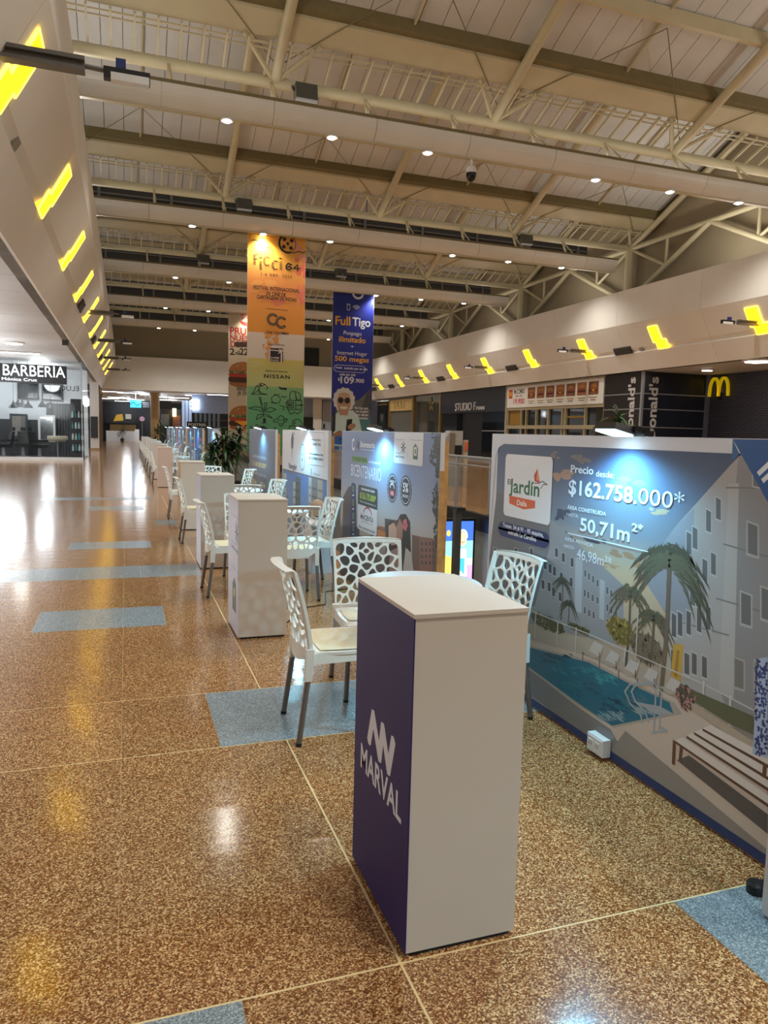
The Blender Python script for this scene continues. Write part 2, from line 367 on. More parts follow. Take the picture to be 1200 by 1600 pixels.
# ---- fascias (folded plaster bands above the shops), in panels
PROF = [(1.65, 4.2), (1.28, 4.86), (1.33, 4.93), (1.2, 5.03), (.7, 5.9), (.7, 7.2), (1.3, 7.2), (1.9, 4.2)]
def fascia(name, sx, x0, lo, hi, ph):
    P = [(x0 + sx * (a - .7), z) for a, z in PROF]
    root = struct(MB().py([(x0 + sx * (a - .7 + (.03 if 0 < i < 6 else .015)), z + (.015 if i in (0, 7) else -.02 if i in (5, 6) else 0)) for i, (a, z) in enumerate(PROF)], lo, hi).build(name, beige))
    y = ph
    while y < hi:
        a, b = max(lo, y), min(hi, y + 4.5)
        if b > a: MB().py(P, a + .006, b - .006).build('panel', plaster, root)
        y += 4.5
    return root
wl = fascia('wall_left', -1, -.7, -12, 57.9, -13.7)
wr = fascia('wall_right', 1, 18.2, -12, 57.9, -15.6)
struct(MB().box(-9, 23, -12.2, -12, 0, 5).build('wall_front', beige))
# back wall above the food hall
wb = struct(MB().px([(57.4, 4.2), (57.4, 4.95), (57.5, 4.98), (57.5, 6.6), (58.4, 6.6), (58.4, 4.2)], -1.9, 20.3).build('wall_back', plaster))
MB().box(-3, 20.3, 58.3, 58.6, 6.6, 14).build('upper_wall', beige, wb)
MB().box(11.7, 14.6, 58.2, 58.32, 6.7, 8.1).build('dark_opening', black, wb)
struct(MB().box(20.3, 20.6, -2, 58.6, 4.4, 14.5).build('wall_right_upper', beige)).name = 'wall_upper_right'
struct(MB().box(-3.2, -2.9, 2, 58.6, 4.4, 14.5).build('wall_upper_left', beige))
# ceiling of the left shops, boards across
cl = struct(MB().box(-9, -1.8, -12, 58, 4.24, 4.4).build('ceiling_left', deckm))
cme = MB().box(0, 7.2, .012, 1.788, 0, .05).mesh('board', shopceil)
for k in range(38):
    o = link('board', cme, cl); o.location = (-8.9, -11.7 + 1.8 * k, 4.2)
struct(MB().box(-9.2, -9, -12, 34, 0, 4.3).build('wall_side', plaster))
# food hall beyond
fh = struct(MB().box(-9, 20, 58.5, 86, 4.15, 4.3).build('ceiling_food_hall', shopceil))
struct(MB().box(-12, 20, 86, 86.2, 0, 4.3).build('wall_far', mat('slate_wall', (66, 76, 88), .6)))
struct(MB().box(19.2, 23.6, -12, 58, 4.2, 4.35).build('ceiling_right', shopceil))
# ---- roof: sloping bays, sheets in strips
SL_ = .436
def zr(y, T): return 9.4 + SL_ * (T - y)
NR = Vector((0, .3997, .9166))
rd = struct(MB().px([(p[0], p[1]) for p in []] or [(0, 0), (0, .01), (.01, 0)], 0, .01).build('ceiling', deckm))
dk = MB()
for T in TR:
    q = [(T - 9.0, zr(T - 9.0, T) + .55), (T - .98, zr(T - .98, T) + .55), (T - .98, zr(T - .98, T) + .65), (T - 9.0, zr(T - 9.0, T) + .65)]
    dk.px(q, -2.9, 20.3)
dk.px([(53.75, 13.6), (58.4, 11.6), (58.4, 11.7), (53.75, 13.7)], -2.9, 20.3)
rd.data = dk.mesh('ceiling', deckm)
WS = .558
pm = {}
for nm, ya, yb in (('a', -8.95, -1.4),):
    pm[nm] = MB().px([(ya, -SL_ * ya + .42), (yb, -SL_ * yb + .42), (yb, -SL_ * yb + .47), (ya, -SL_ * ya + .47)], .008, WS - .008).mesh('sheet', roofm)
for T in TR:
    for i in range(40):
        for nm in pm:
            o = link('sheet', pm[nm], rd); o.location = (-2.2 + i * WS, T, 9.4)
rung = MB().bar((0, -.94, .94 * SL_ + .05), (0, -.05, .05 * SL_ + .08), .045, .07).box(-.025, .025, -.1, .1, .0, .06).mesh('rung', steel)
RX = [-2.27, 3.3, 8.87, 14.44, 20.0]
for k, T in enumerate(TR):
    t = thing('roof_truss', f'cream tubular steel roof truss with ladder lattice, {ORD[k]} from the camera', 'truss', (9, T, 9.4), 'roof trusses')
    MB().tube([(-2.6, T, 9.4), (20.1, T, 9.4)], .13, 12).build('chord', steel, t, True)
    y0, y1 = T - 1.48, T - .92
    MB().px([(y0, zr(y0, T) + .1), (y1, zr(y1, T) + .1), (y1, zr(y1, T) + .42), (y0, zr(y0, T) + .42)], -2.6, 20.2).build('gutter_beam', steel, t)
    MB().px([(y0 - .14, zr(y0 - .14, T) + .16), (y0 - .01, zr(y0, T) + .16), (y0 - .01, zr(y0, T) + .42), (y0 - .14, zr(y0 - .14, T) + .42)], -2.6, 20.2).build('beam_edge_shade', steeld, t)  # strip along the beam side, its shadow put into a darker steel colour
    MB().bar((-2.6, T - .86, zr(T - .86, T) + .04), (20, T - .86, zr(T - .86, T) + .04), .035, .035).bar((-2.6, T - .72, zr(T - .72, T) + .06), (20, T - .72, zr(T - .72, T) + .06), .03, .03).build('lattice_rail', steel, t)
    y = T - 3.06
    MB().px([(y - .07, zr(y, T) + .1), (y + .07, zr(y, T) + .1), (y + .07, zr(y, T) + .4), (y - .07, zr(y, T) + .4)], -2.6, 20.2).build('purlin', steel, t)
    y = T - 6.0
    MB().px([(y - .07, zr(y, T) + .1), (y + .07, zr(y, T) + .1), (y + .07, zr(y, T) + .4), (y - .07, zr(y, T) + .4)], -2.6, 20.2).build('purlin', steel, t)
    for i in range(47):
        o = link('rung', rung, t); o.location = Vector((-1.6 + .464 * i, T, 9.4)) - WL[t.name]
    for x in RX:
        MB().tube([(x, T - 8.9, zr(T - 8.9, T)), (x, T, 9.42)], .12, 10).build('rafter', steel, t, True)
        b = MB()
        for s_ in (-1, 1): b.tube([(x, T, 9.42), (x + s_ * .85, T - .95, zr(T - .95, T) + .1)], .06, 6)
        b.build('knee_brace', steel, t)
    for x in (RX[0] + 2.78, RX[1] + 2.78, RX[2] + 2.78, RX[3] + 2.78):
        MB().bar((x, T - 1.5, zr(T - 1.5, T) + .36), (x, T - 8.8, zr(T - 8.8, T) + .36), .05, .1).build('sheet_rib', steel, t)
    for a, b in zip(RX, RX[1:]):
        m_ = (a + b) / 2; w = MB()
        w.tube([(a, T - .3, zr(T - .3, T) + .1), (m_, T - 3, zr(T - 3, T) + .05)], .012, 4).tube([(b, T - .3, zr(T - .3, T) + .1), (m_, T - 3, zr(T - 3, T) + .05)], .012, 4)
        w.build('sag_rod', steeld, t)
# light troughs hung under the trusses
def trough(T, k):
    xe = 18.8; t = thing('light_trough', f'long curved white lighting trough hung under the {ORD[k]} roof truss', 'light', (9, T - .6, 8.4), 'light troughs')
    prof = [(T - .86 + .26 * i / 6 - .06 * math.sin(math.pi * i / 6), 8.66 - .43 * (i / 6) ** .8) for i in range(7)]; back = [(y + .05, z + .03) for y, z in reversed(prof)]
    xs = [-1.6 + 2.37 * i for i in range(9)] + [xe]
    for a, b in zip(xs, xs[1:]):
        if b - a > .3: MB().px(prof + back, a + .006, b - .006).build('curved_panel', troughm, t)
    MB().box(-1.6, xe, T - .87, T - .82, 8.655, 8.72).build('top_rim', steeld, t)
    MB().box(-1.6, xe, T - .62, T - .5, 8.2, 8.235).build('bottom_rim', steel, t)
    for x in [.96 + 2.24 * i for i in range(8)]:
        MB().bar((x, T - .1, 9.35), (x, T - .45, 8.72), .07, .05).bar((x, T - .1, 9.35), (x + .02, T - .82, 8.75), .04, .03).box(x - .05, x + .05, T - .85, T - .45, 8.7, 8.73).build('hanger', steel, t)
    for i, x in enumerate(LX):
        if i == 3: continue
        d = MB().lathe((x, T - .56, 8.19), [(.14, .03), (.14, 0), (.1, 0)], 14).build('downlight', white, t); MB().lathe((x, T - .56, 8.175), [(.1, .02), (.085, .0)], 14).build('lens', lampw, d)
    if k:
        t2 = thing('service_screen', f'dark mesh strip with posts behind the trough of the {ORD[k]} truss', 'screen', (9, T + 1.5, 9.4), 'dark mesh strips')
        MB().box(-2.5, 18.9, T + 1.5, T + 1.54, 8.8, 9.86).build('mesh_panel', darkm, t2)
        MB().bar((-2.5, T + 1.47, 9.5), (18.9, T + 1.47, 9.5), .04, .05).bar((-2.5, T + 1.47, 9.86), (18.9, T + 1.47, 9.86), .05, .05).build('rail', grey, t2)
        for x in [-.8 + 2.4 * i for i in range(9)]: MB().box(x - .05, x + .05, T + 1.42, T + 1.5, 8.8, 9.9).build('post', grey, t2)
        w = MB()
        for x in RX[1:4]: w.tube([(x, T + 1.47, 9.85), (x, T + 1.47, zr(T + 1.47, T + 9) + .02)], .02, 5)
        w.build('hanger_rod', grey, t2)
for k, T in enumerate(TR): trough(T, k)
# braced frame standing along the right wall
for k, T in enumerate(TR):
    t = thing('wall_frame', f'cream tubular column with K-braces on the right wall at the {ORD[k]} truss', 'column', (20, T, 5), 'braced wall columns')
    MB().tube([(20, T, 5), (20, T, 9.4)], .19, 14).build('column', steel, t, True)
    MB().tube([(20, T, 9.4), (20, T - 9, 9.4)], .1, 10).build('top_tube', steel, t, True)
    for s_, e in ((-1, T - 4.5), (1, T + 4.5)):
        MB().tube([(20, T, 7.2), (20, e, 9.4)], .1, 10).build('brace', steel, t, True)
        m_ = T + s_ * 2.25
        MB().tube([(20, m_, 8.3), (20, m_, 9.4)], .06, 8).tube([(20, T + s_ * .1, 9.35), (20, m_, 8.3)], .06, 8).build('sub_brace', steel, t, True)
# stepped yellow light slots of both fascias
def slot(sx, x0, yc, label):
    t = thing('slot_light', label, 'light', (x0 - sx * .3, yc, 5.2), 'yellow slot lights')
    n = Vector((-sx * .867, 0, -.498)) * 1 ; e = Vector((sx * .498, 0, -.867))          # outward normal, down the slope
    top = Vector((x0 + sx * .13, 0, 5.66)); L_ = .9
    def P(y, d, off): return top + e * d + n * off + Vector((0, y, 0))
    ring = [(yc, 0), (yc + .5, 0), (yc + .5, .62), (yc + .36, .62), (yc + .36, L_), (yc - .2, L_), (yc - .2, .56), (yc, .56)]
    MB().prism([P(y, d, .004) for y, d in ring], n * .012).build('glowing_panel', yellow, t)
    b = MB()
    for p, q in zip(ring, ring[1:] + ring[:1]): b.bar(P(*p, .012), P(*q, .012), .02, .03)
    b.build('slot_edge', yrim, t)
for i in range(11): slot(-1, -.7, 9.05 + 4.25 * i + (.06 * i), f'yellow stepped light slot in the left fascia, {ORD[i]} from the camera')
for i in range(10): slot(1, 18.2, 13.55 + 4.57 * i, f'yellow stepped light slot in the right fascia, {ORD[i]} from the camera')
def arm(sx, x0, y, label):
    t = thing('bracket_arm', label, 'bracket', (x0 + sx * .55, y, 5.17), 'projecting arms'); d = -sx; xa = x0 + sx * .43
    w = MB()
    for z in (5.13, 5.23): w.box(min(xa, xa + d * .77), max(xa, xa + d * .77), y - .07, y + .07, z - .02, z + .02)
    w.box(min(xa, xa + d * .77), max(xa, xa + d * .77), y - .015, y + .015, 5.13, 5.23).build('channel', grey, t)
    MB().tube([(xa + d * .72, y, 5.18), (xa + d * 1.0, y, 5.17)], .025, 6).build('neck', grey, t)
    h = MB().box(min(xa + d * .95, xa + d * 1.41), max(xa + d * .95, xa + d * 1.41), y - .05, y + .05, 5.09, 5.2).build('lamp_head', black, t)
    MB().box(min(xa + d * 1.02, xa + d * 1.4), max(xa + d * 1.02, xa + d * 1.4), y - .056, y + .04, 5.075, 5.15).build('lamp_cover', mat('clear_cover', (226, 226, 222), .2), h)
    MB().box(xa + d * 1.12 - .05, xa + d * 1.12 + .05, y - .04, y + .04, 5.2, 5.3).build('blue_cap', mat('blue_plastic', (30, 48, 110), .4), t)
for i, y in enumerate((8.62, 26.3, 34.6, 43.1, 51.6)): arm(-1, -.7, y, f'grey arm with a tube lamp on the left fascia, {ORD[i]} from the camera')
for i, y in enumerate((18.35, 27.45, 36.6, 45.8, 54.8)): arm(1, 18.2, y, f'grey arm with a tube lamp on the right fascia, {ORD[i]} from the camera')
def vent(sx, x0, y, label):
    n = Vector((-sx * .87, 0, -.5)); t = thing('air_vent', label, 'vent', (x0 + sx * .5, y, 5), 'fascia air vents')
    a = Vector((x0 + sx * .45, y, 5.13)); e = Vector((sx * .498, 0, -.867)) * .3
    MB().prism([a, a + Vector((0, 1.05, 0)), a + e + Vector((0, 1.05, 0)), a + e], n * .05).build('grille', darkm, t)
    b = MB()
    for k in range(4): b.bar(a + e * (k + .5) / 4 + n * .055, a + e * (k + .5) / 4 + n * .055 + Vector((0, 1.05, 0)), .02, .02)
    b.build('louvre', mat('louvre_grey', (84, 80, 76), .5), t)
for i, y in enumerate((23.3, 32.2, 40.6)): vent(-1, -.7, y, f'dark grille vent on the left fascia, {ORD[i]} from the camera')
for i, y in enumerate((24.55, 33.6, 42.7, 51.9, 56)): vent(1, 18.2, y, f'dark grille vent on the right fascia, {ORD[i]} from the camera')
for sx, x0, y, lb in ((-1, -.7, 10.6, 'round flush speaker on the left fascia below the largest yellow slot'), (1, 18.2, 24.0, 'round flush speaker on the right fascia beside a grille vent')):
    n = Vector((-sx * .867, 0, -.498)); c = Vector((x0 + sx * .57, y, 5.0))
    tag(MB().tube([c, c + n * .04], .13, 18).build('speaker', mat('speaker_grey', (150, 146, 136), .6)), lb, 'speaker')
# floodlight boxes clamped to the chords, dome camera
for i, (x, T) in enumerate(((3.95, TR[0]), (3.9, TR[1]), (14.85, TR[1]), (3.4, TR[2]), (9.9, TR[2]))):
    t = thing('floodlight_box', ['grey floodlight box on the first truss left of centre', 'grey floodlight box on the second truss, left one', 'grey floodlight box on the second truss, right one', 'grey floodlight box on the third truss, left one', 'grey floodlight box on the third truss near the orange banner'][i], 'floodlight', (x, T - .2, 9.2), 'truss floodlights')
    MB().hexa([(x - .25, T - .5, 8.98), (x + .25, T - .5, 8.98), (x + .25, T - .2, 8.92), (x - .25, T - .2, 8.92), (x - .25, T - .42, 9.34), (x + .25, T - .42, 9.34), (x + .25, T - .16, 9.3), (x - .25, T - .16, 9.3)]).build('housing', mat('flood_grey', (86, 84, 78), .5), t)
    MB().bar((x - .27, T - .3, 9.2), (x - .27, T, 9.45), .03, .04).bar((x + .27, T - .3, 9.2), (x + .27, T, 9.45), .03, .04).bar((x - .27, T, 9.45), (x + .27, T, 9.45), .03, .04).build('yoke', black, t)
t = thing('dome_camera', 'black dome security camera hanging from the first trough', 'camera', (8.05, 17.1, 8.2))
MB().tube([(8.05, 17.12, 8.2), (8.05, 17.12, 8.02)], .03, 8).build('stem', white, t)
MB().lathe((8.05, 17.12, 7.86), [(.1, .17), (.13, .1), (.13, .02)], 16).build('housing', white, t, True)
MB().lathe((8.05, 17.12, 7.68), [(.03, 0), (.09, .05), (.12, .12), (.125, .2)], 16).build('dome', mat('black_dome', (6, 6, 8), .1), t, True)
# ================================================================== BOOTHS
BX = 2.117                                      # the plane of the printed boards
woodm = mat('raw_wood', (196, 150, 92), .6, var=.2, scale=14)
boardm = mat('white_board', (222, 222, 226), .4, var=.02)
lensm = mat('flood_lens', (200, 240, 255), .3, var=0, emit=9)
def board(yl, w, label, step=.00004, edge=boardm, h=1.513):
    t = thing('display_board', label, 'board', (BX + .03, yl - w / 2, 0), 'printed display boards')
    MB().box(BX, BX + .035, yl - w, yl, .012, h).build('panel', edge, t)
    b = MB()
    for y in (yl - w + .02, yl - .06): b.box(BX + .036, BX + .075, y, y + .04, .0, h - .06)
    b.box(BX + .036, BX + .075, yl - w + .06, yl - .06, h - .12, h - .07).box(BX + .036, BX + .075, yl - w + .06, yl - .06, .2, .25).build('back_frame', woodm, t)
    P = Print((BX, yl, 0), (0, -1, 0), (0, 0, 1), step); P.clip = (.001, w - .001, .012, h - .002); return t, P, w, h
def flood(y, label, z=1.513, lit=1):
    t = thing('clip_floodlight', label, 'lamp', (BX, y, z), 'clip-on floodlights')
    MB().hexa([(BX - .15, y - .08, z + .03), (BX - .04, y - .08, z + .004), (BX - .04, y + .08, z + .004), (BX - .15, y + .08, z + .03),
               (BX - .135, y - .065, z + .06), (BX - .035, y - .065, z + .04), (BX - .035, y + .065, z + .04), (BX - .135, y + .065, z + .06)]).build('housing', black, t)
    MB().hexa([(BX - .142, y - .07, z + .02), (BX - .048, y - .07, z - .002), (BX - .048, y + .07, z - .002), (BX - .142, y + .07, z + .02),
               (BX - .142, y - .07, z + .028), (BX - .048, y - .07, z + .005), (BX - .048, y + .07, z + .005), (BX - .142, y + .07, z + .028)]).build('lens', lensm, t)
    MB().bar((BX - .05, y - .075, z + .035), (BX + .03, y - .075, z + .02), .012, .025).bar((BX - .05, y + .075, z + .035), (BX + .03, y + .075, z + .02), .012, .025).box(BX + .0, BX + .05, y - .085, y + .085, z + .002, z + .025).build('bracket', black, t)
    if lit: lamp('SPOT', 'floodlight_beam', (BX - .11, y, z - .015), FLOOD_W, (.24, .72, 1), (-.3, 0, -1), spot_size=math.radians(164), spot_blend=.6, shadow_soft_size=.035)
# ---------------- board 1: pool and housing blocks
t1, P, w, h = board(4.06, 2.52, 'display board with a swimming pool picture and white bird logo card, nearest the camera', .000008)
z4 = lambda x, y: (740 + .38333 * x, 950 + .38333 * y)
z3 = lambda x, y: (740 + .38333 * x, 640 + .38333 * y)
z5 = lambda x, y: (1000 + x / 6, 950 + y / 6)
P.rect(.002, .012, w - .002, h - .004, (224, 224, 232))
s0, tt = P.p(776, 705); tL = P.p(790, 693)[1]; sR = w - .002
def grow(px): return [P.p(*q) for q in px]
tH = P.p(960, 900)[1]
P.grad(.075, sR, [(.095, (176, 160, 148)), (.5, (186, 172, 156)), (tH - .12, (196, 176, 148)), (tH + .02, (206, 182, 150)), (tH + .2, (130, 138, 150)), (tH + .42, (92, 106, 132)), (tL, (58, 74, 108))])
for x, y, rx, ry, c in ((330, 185, 30, 16, (140, 118, 106)), (440, 200, 60, 22, (120, 112, 112)), (370, 270, 80, 26, (176, 140, 116)), (360, 430, 50, 30, (66, 76, 98)), (400, 520, 60, 20, (78, 86, 104)), (600, 590, 60, 16, (166, 130, 102)), (690, 640, 40, 10, (176, 140, 108)), (620, 300, 90, 24, (110, 122, 142)), (760, 420, 50, 16, (176, 152, 126)), (500, 540, 70, 14, (70, 80, 100)), (560, 640, 70, 10, (180, 150, 118))):
    a, b = P.p(*z3(x, y)); P.cloud(a, b, rx * .0016, ry * .0016, c, 8)
# left block
P.pp([z3(95, 330), z3(310, 440), z3(610, 715), z3(612, 860), z3(590, 960), z3(60, 830), z3(64, 600)], (150, 150, 156))
P.pp([z3(95, 330), z3(310, 440), z3(310, 560), z3(250, 800), z3(60, 830), z3(64, 600)], (116, 116, 122))
P.pp([z3(415, 600), z3(445, 610), z3(440, 830), z3(412, 820)], (176, 182, 190)); P.pp([z3(515, 690), z3(535, 700), z3(532, 860), z3(512, 850)], (176, 182, 190))
def wins(fn, pts, w_, h_, col, fr=(190, 190, 190)):
    for x, y in pts:
        P.raw([P.p(*q) for q in (fn(x, y), fn(x + w_, y + h_ * .12), fn(x + w_, y + h_), fn(x, y + h_ * .9))], [(0, 1, 2, 3)], fr); P.k += 1
        P.raw([P.p(*q) for q in (fn(x + w_ * .12, y + h_ * .06), fn(x + w_ * .88, y + h_ * .16), fn(x + w_ * .88, y + h_ * .92), fn(x + w_ * .12, y + h_ * .84))], [(0, 1, 2, 3)], col); P.k -= 1
    P.k += 2
wins(z3, [(80, 560), (120, 600), (165, 560), (200, 600), (228, 560), (284, 610), (304, 625), (330, 560), (358, 580), (394, 600), (275, 690), (300, 700), (322, 636), (350, 660), (390, 680), (210, 740), (318, 720), (345, 740)], 16, 46, (70, 72, 80))
wins(z3, [(450, 650), (465, 662), (482, 674), (500, 690), (448, 730), (462, 738), (480, 750), (500, 760), (540, 720), (556, 732), (575, 748), (540, 790), (556, 800), (575, 815), (448, 800), (466, 812), (484, 820), (540, 850), (560, 858)], 11, 36, (84, 92, 104))
# right block
P.pp([z3(1080, 190), z3(1200, 160), z3(1200, 1700), z3(800, 1100), z3(800, 860), z3(740, 590), z3(820, 480)], (176, 170, 168))
P.pp([z3(740, 590), z3(820, 480), z3(900, 400), z3(880, 860), z3(800, 860), z3(700, 700), z3(690, 660)], (150, 153, 164))
P.pp([z3(1080, 190), z3(1200, 160), z3(1200, 1700), z3(1010, 1160), z3(1040, 620)], (148, 144, 144))
P.pp([z3(1040, 300), z3(1082, 300), z3(1060, 1180), z3(1000, 1150)], (186, 180, 176))
for a, b in ((z3(1020, 548), z3(1200, 600)), (z3(990, 770), z3(1200, 830)), (z3(1030, 318), z3(1200, 320)), (z3(820, 860), z3(1040, 920))): P.lp([a, b], .006, (128, 124, 122))
wins(z3, [(985, 350), (945, 400), (865, 490), (890, 470), (965, 575), (930, 600), (880, 700), (905, 720)], 26, 110, (104, 104, 106))
wins(z3, [(830, 815), (865, 810), (908, 800), (945, 790), (805, 820)], 24, 120, (94, 94, 98))
wins(z3, [(1112, 450), (1085, 735), (1168, 715)], 52, 160, (112, 110, 110), (182, 178, 174)); wins(z3, [(1135, 235)], 40, 90, (120, 116, 114))
wins(z5, [(480, 400), (410, 400), (285, 375), (575, 430)], 60, 250, (96, 94, 94)); wins(z5, [(875, 450), (1065, 480)], 110, 340, (128, 122, 118), (176, 170, 164))
P.pp([z5(315, 330), z5(410, 350), z5(385, 690), z5(290, 640)], (206, 160, 66)); P.pp([z5(345, 395), z5(372, 400), z5(350, 650), z5(320, 640)], (170, 128, 50))
# greenery behind the pool
for x, y, rx, ry, cs in ((300, 60, 70, 60, [(60, 64, 44), (92, 92, 60)]), (430, 85, 40, 25, [(120, 110, 50), (84, 84, 40)]), (600, 95, 55, 75, [(150, 130, 50), (176, 150, 66), (110, 100, 40)]), (705, 165, 60, 85, [(60, 54, 44), (92, 80, 62), (120, 106, 84)])):
    a, b = P.p(*z4(x, y)); c, d = P.p(*z4(x + rx, y + ry)); P.leaves(a, b, abs(c - a), abs(b - d), cs, 120, .016)
for x, y, hl, rr, c in ((365, 700, .2, .11, (72, 74, 62)), (390, 790, .12, .09, (62, 66, 54)), (640, 745, .34, .16, (96, 92, 74)), (735, 845, .2, .15, (88, 86, 68))):
    a, b = P.p(*z3(x, y)); P.palm(a, b, hl, rr, c, (96, 84, 70))
a, b = P.p(*z3(800, 600)); P.palm(a, b, .62, .27, (74, 78, 62), (112, 98, 84), 17); P.palm(a, b - .02, .1, .2, (98, 100, 80), (112, 98, 84), 12)
# pool deck, water
P.pp([z4(215, 125), z4(480, 200), z4(830, 370), z4(1200, 640), z4(1200, 1015), z4(870, 800), z4(213, 345)], (206, 188, 174))
P.pp([z4(215, 240), z4(430, 405), z4(560, 495), z4(640, 640), z4(870, 800), z4(520, 560), z4(213, 345)], (132, 128, 130))
P.pp([z4(620, 500), z4(1200, 985), z4(1200, 1012), z4(820, 760), z4(560, 580)], (150, 140, 134))
P.pp([z4(218, 150), z4(480, 215), z4(640, 300), z4(820, 385), z4(850, 432), z4(575, 488), z4(430, 400), z4(218, 245)], (176, 164, 152))
P.pp([z4(218, 158), z4(470, 222), z4(630, 305), z4(800, 385), z4(815, 428), z4(565, 480), z4(430, 390), z4(218, 235)], (28, 108, 134))
for x, y, rx, ry, c in ((330, 205, 100, 22, (24, 70, 92)), (420, 255, 140, 20, (44, 140, 158)), (470, 330, 100, 40, (26, 84, 108)), (600, 400, 120, 40, (20, 66, 92)), (540, 290, 60, 20, (60, 160, 170)), (650, 380, 80, 26, (70, 120, 140)), (560, 440, 70, 20, (140, 170, 184)), (700, 420, 60, 14, (150, 170, 180)), (400, 310, 60, 20, (40, 120, 140))):
    ps = []
    for _ in range(34):
        a, b = P.p(*z4(x + rx * random.uniform(-.7, .7), y + ry * random.uniform(-.8, .8))); l = random.uniform(.012, .04); ps.append([(a - l, b), (a, b - .003), (a + l, b - .002), (a, b + .004)])
    P.multi(ps, c)
P.pp([z4(650, 380), z4(760, 400), z4(815, 430), z4(760, 440)], (168, 170, 172))
# fence, loungers, hedge, bench, column, hand rails
P.lp([z4(230, 10), z4(480, 110), z4(640, 180), z4(940, 310), z4(1150, 420)], .006, (200, 196, 190))
for q in ((255, 15, 120), (345, 55, 150), (420, 80, 185), (620, 165, 220), (940, 300, 440), (1048, 360, 525)): P.lp([z4(q[0], q[1]), z4(q[0] - 6, q[2])], .010, (206, 202, 196))
P.lp([z4(672, 0), z4(662, 210)], .008, (196, 190, 182))
P.pp([z4(840, 310), z4(1140, 440), z4(1150, 520), z4(1040, 470), z4(850, 350)], (96, 96, 70)); P.pp([z4(870, 370), z4(1140, 540), z4(1140, 580), z4(860, 395)], (186, 166, 148))
for x, y in ((498, 132), (566, 168), (645, 205), (722, 240), (812, 280)):
    P.pp([z4(x - 5, y + 3), z4(x + 32, y + 22), z4(x + 18, y + 66), z4(x - 28, y + 42)], (206, 198, 192)); P.pp([z4(x - 60, y + 36), z4(x - 28, y + 42), z4(x + 22, y + 68), z4(x - 10, y + 74)], (184, 172, 160))
    for dx in (-52, 16): P.lp([z4(x + dx, y + 50), z4(x + dx, y + 84)], .007, (112, 96, 84))
a, b = P.p(*z4(865, 365)); P.leaves(a, b, .05, .05, [(60, 48, 40), (190, 130, 130), (80, 70, 56)], 40, .012)
for pts in ([(690, 470), (680, 430), (640, 390), (618, 340), (640, 310), (720, 302), (745, 340), (735, 500)], [(715, 465), (700, 420), (660, 380), (645, 340), (660, 315), (740, 305), (768, 345), (758, 500)], [(728, 508), (790, 500), (760, 485)]): P.lp([z4(*q) for q in pts], .010, (168, 172, 176))
P.pp([z4(830, 620), z4(1200, 920), z4(1200, 840), z4(880, 600)], (92, 84, 80))
for k, (a, b) in enumerate((((822, 540), (1200, 800)), ((870, 520), (1200, 735)), ((900, 505), (1200, 690)), ((935, 490), (1200, 640)))):
    P.pp([z4(a[0], a[1]), z4(a[0] + 34, a[1] - 14), z4(1205, b[1] - 36), z4(1205, b[1])], (226, 212, 204))
    P.pp([z4(a[0], a[1]), z4(1205, b[1]), z4(1205, b[1] + 14), z4(a[0], a[1] + 10)], (92, 58, 40))
for x, y in ((820, 545), (848, 570), (1190, 640)): P.lp([z4(x, y), z4(x - 4, y + 88 if y < 560 else y + 46)], .018, (104, 68, 46))
P.pp([z4(1165, 205), z4(1200, 200), z4(1200, 612), z4(1138, 595)], (178, 190, 214))
ps = []
for _ in range(170):
    a, b = P.p(*z4(random.uniform(1150, 1198), random.uniform(210, 600))); l = .006; ps.append([(a - l, b), (a, b - l), (a + l, b), (a, b + l)])
P.multi(ps, (52, 62, 120))
# white margins, bottom band, ribbon
P.pp([z3(60, 90), z3(92, 90), z3(93, 180), z3(60, 610), z3(20, 1400), z3(-40, 1400)], (224, 224, 232))
P.poly(grow([z3(60, 80), z3(1200, 80), z3(1200, 178), z3(1058, 176), z3(125, 140), z3(104, 155), z3(96, 180), z3(60, 180)]), (224, 224, 232))
P.rect(.004, .013, sR, P.p(*z4(1200, 1010))[1], (28, 50, 104))
P.pp([z3(1058, 120), z3(1300, 116), z3(1300, 520), z3(1200, 375)], (24, 82, 152)); P.pp([z3(1058, 120), z3(1085, 180), z3(1068, 205), z3(1055, 205)], (46, 96, 150))
a, b = P.p(1184, 737); P.text('IN', a, b, .12, .07, (236, 240, 246), 1, rot=-.85)
# lettering of board 1
L = (236, 240, 248)
P.tp('Precio', z3(397, 255), z3(490, 0)[0], 12, L, 1); P.tp('desde:', z3(500, 272), z3(575, 0)[0], 10, L)
P.tp('$162.758.', z3(388, 342), z3(668, 0)[0], 23, L, 1); P.tp('000*', z3(672, 382), z3(860, 0)[0], 26, L)
P.tp('ÁREA CONSTRUIDA', z3(383, 404), z3(543, 0)[0], 6, L, 1); P.tp('HASTA:', z3(380, 432), z3(429, 0)[0], 5.5, L)
P.tp('50,71m', z3(434, 492), z3(640, 0)[0], 21, L, 1); P.tp('2*', z3(645, 494), z3(692, 0)[0], 13, L, 1)
P.lp([z3(385, 503), z3(712, 579)], .005, L)
P.tp('ÁREA PRIVADA', z3(373, 532), z3(490, 0)[0], 6, L); P.tp('HASTA:', z3(370, 560), z3(412, 0)[0], 5.5, L); P.tp('46,98m²*', z3(422, 606), z3(565, 0)[0], 17, L)
c0, c1 = P.p(791, 709), P.p(861, 818)
lo = P.p(785, 804)[1]; P.rrect(c0[0], lo, P.p(865, 715)[0], c0[1], .03, (240, 240, 244))
P.tp('El', z3(140, 303), z3(153, 0)[0], 8, (40, 60, 50), 1); P.tp('Jardín', z3(146, 334), z3(270, 0)[0], 22, (38, 110, 62), 1)
P.pp([z3(262, 240), z3(272, 300), z3(250, 292), z3(248, 268)], (206, 60, 56)); P.pp([z3(262, 240), z3(268, 290), z3(258, 288)], (240, 160, 90))
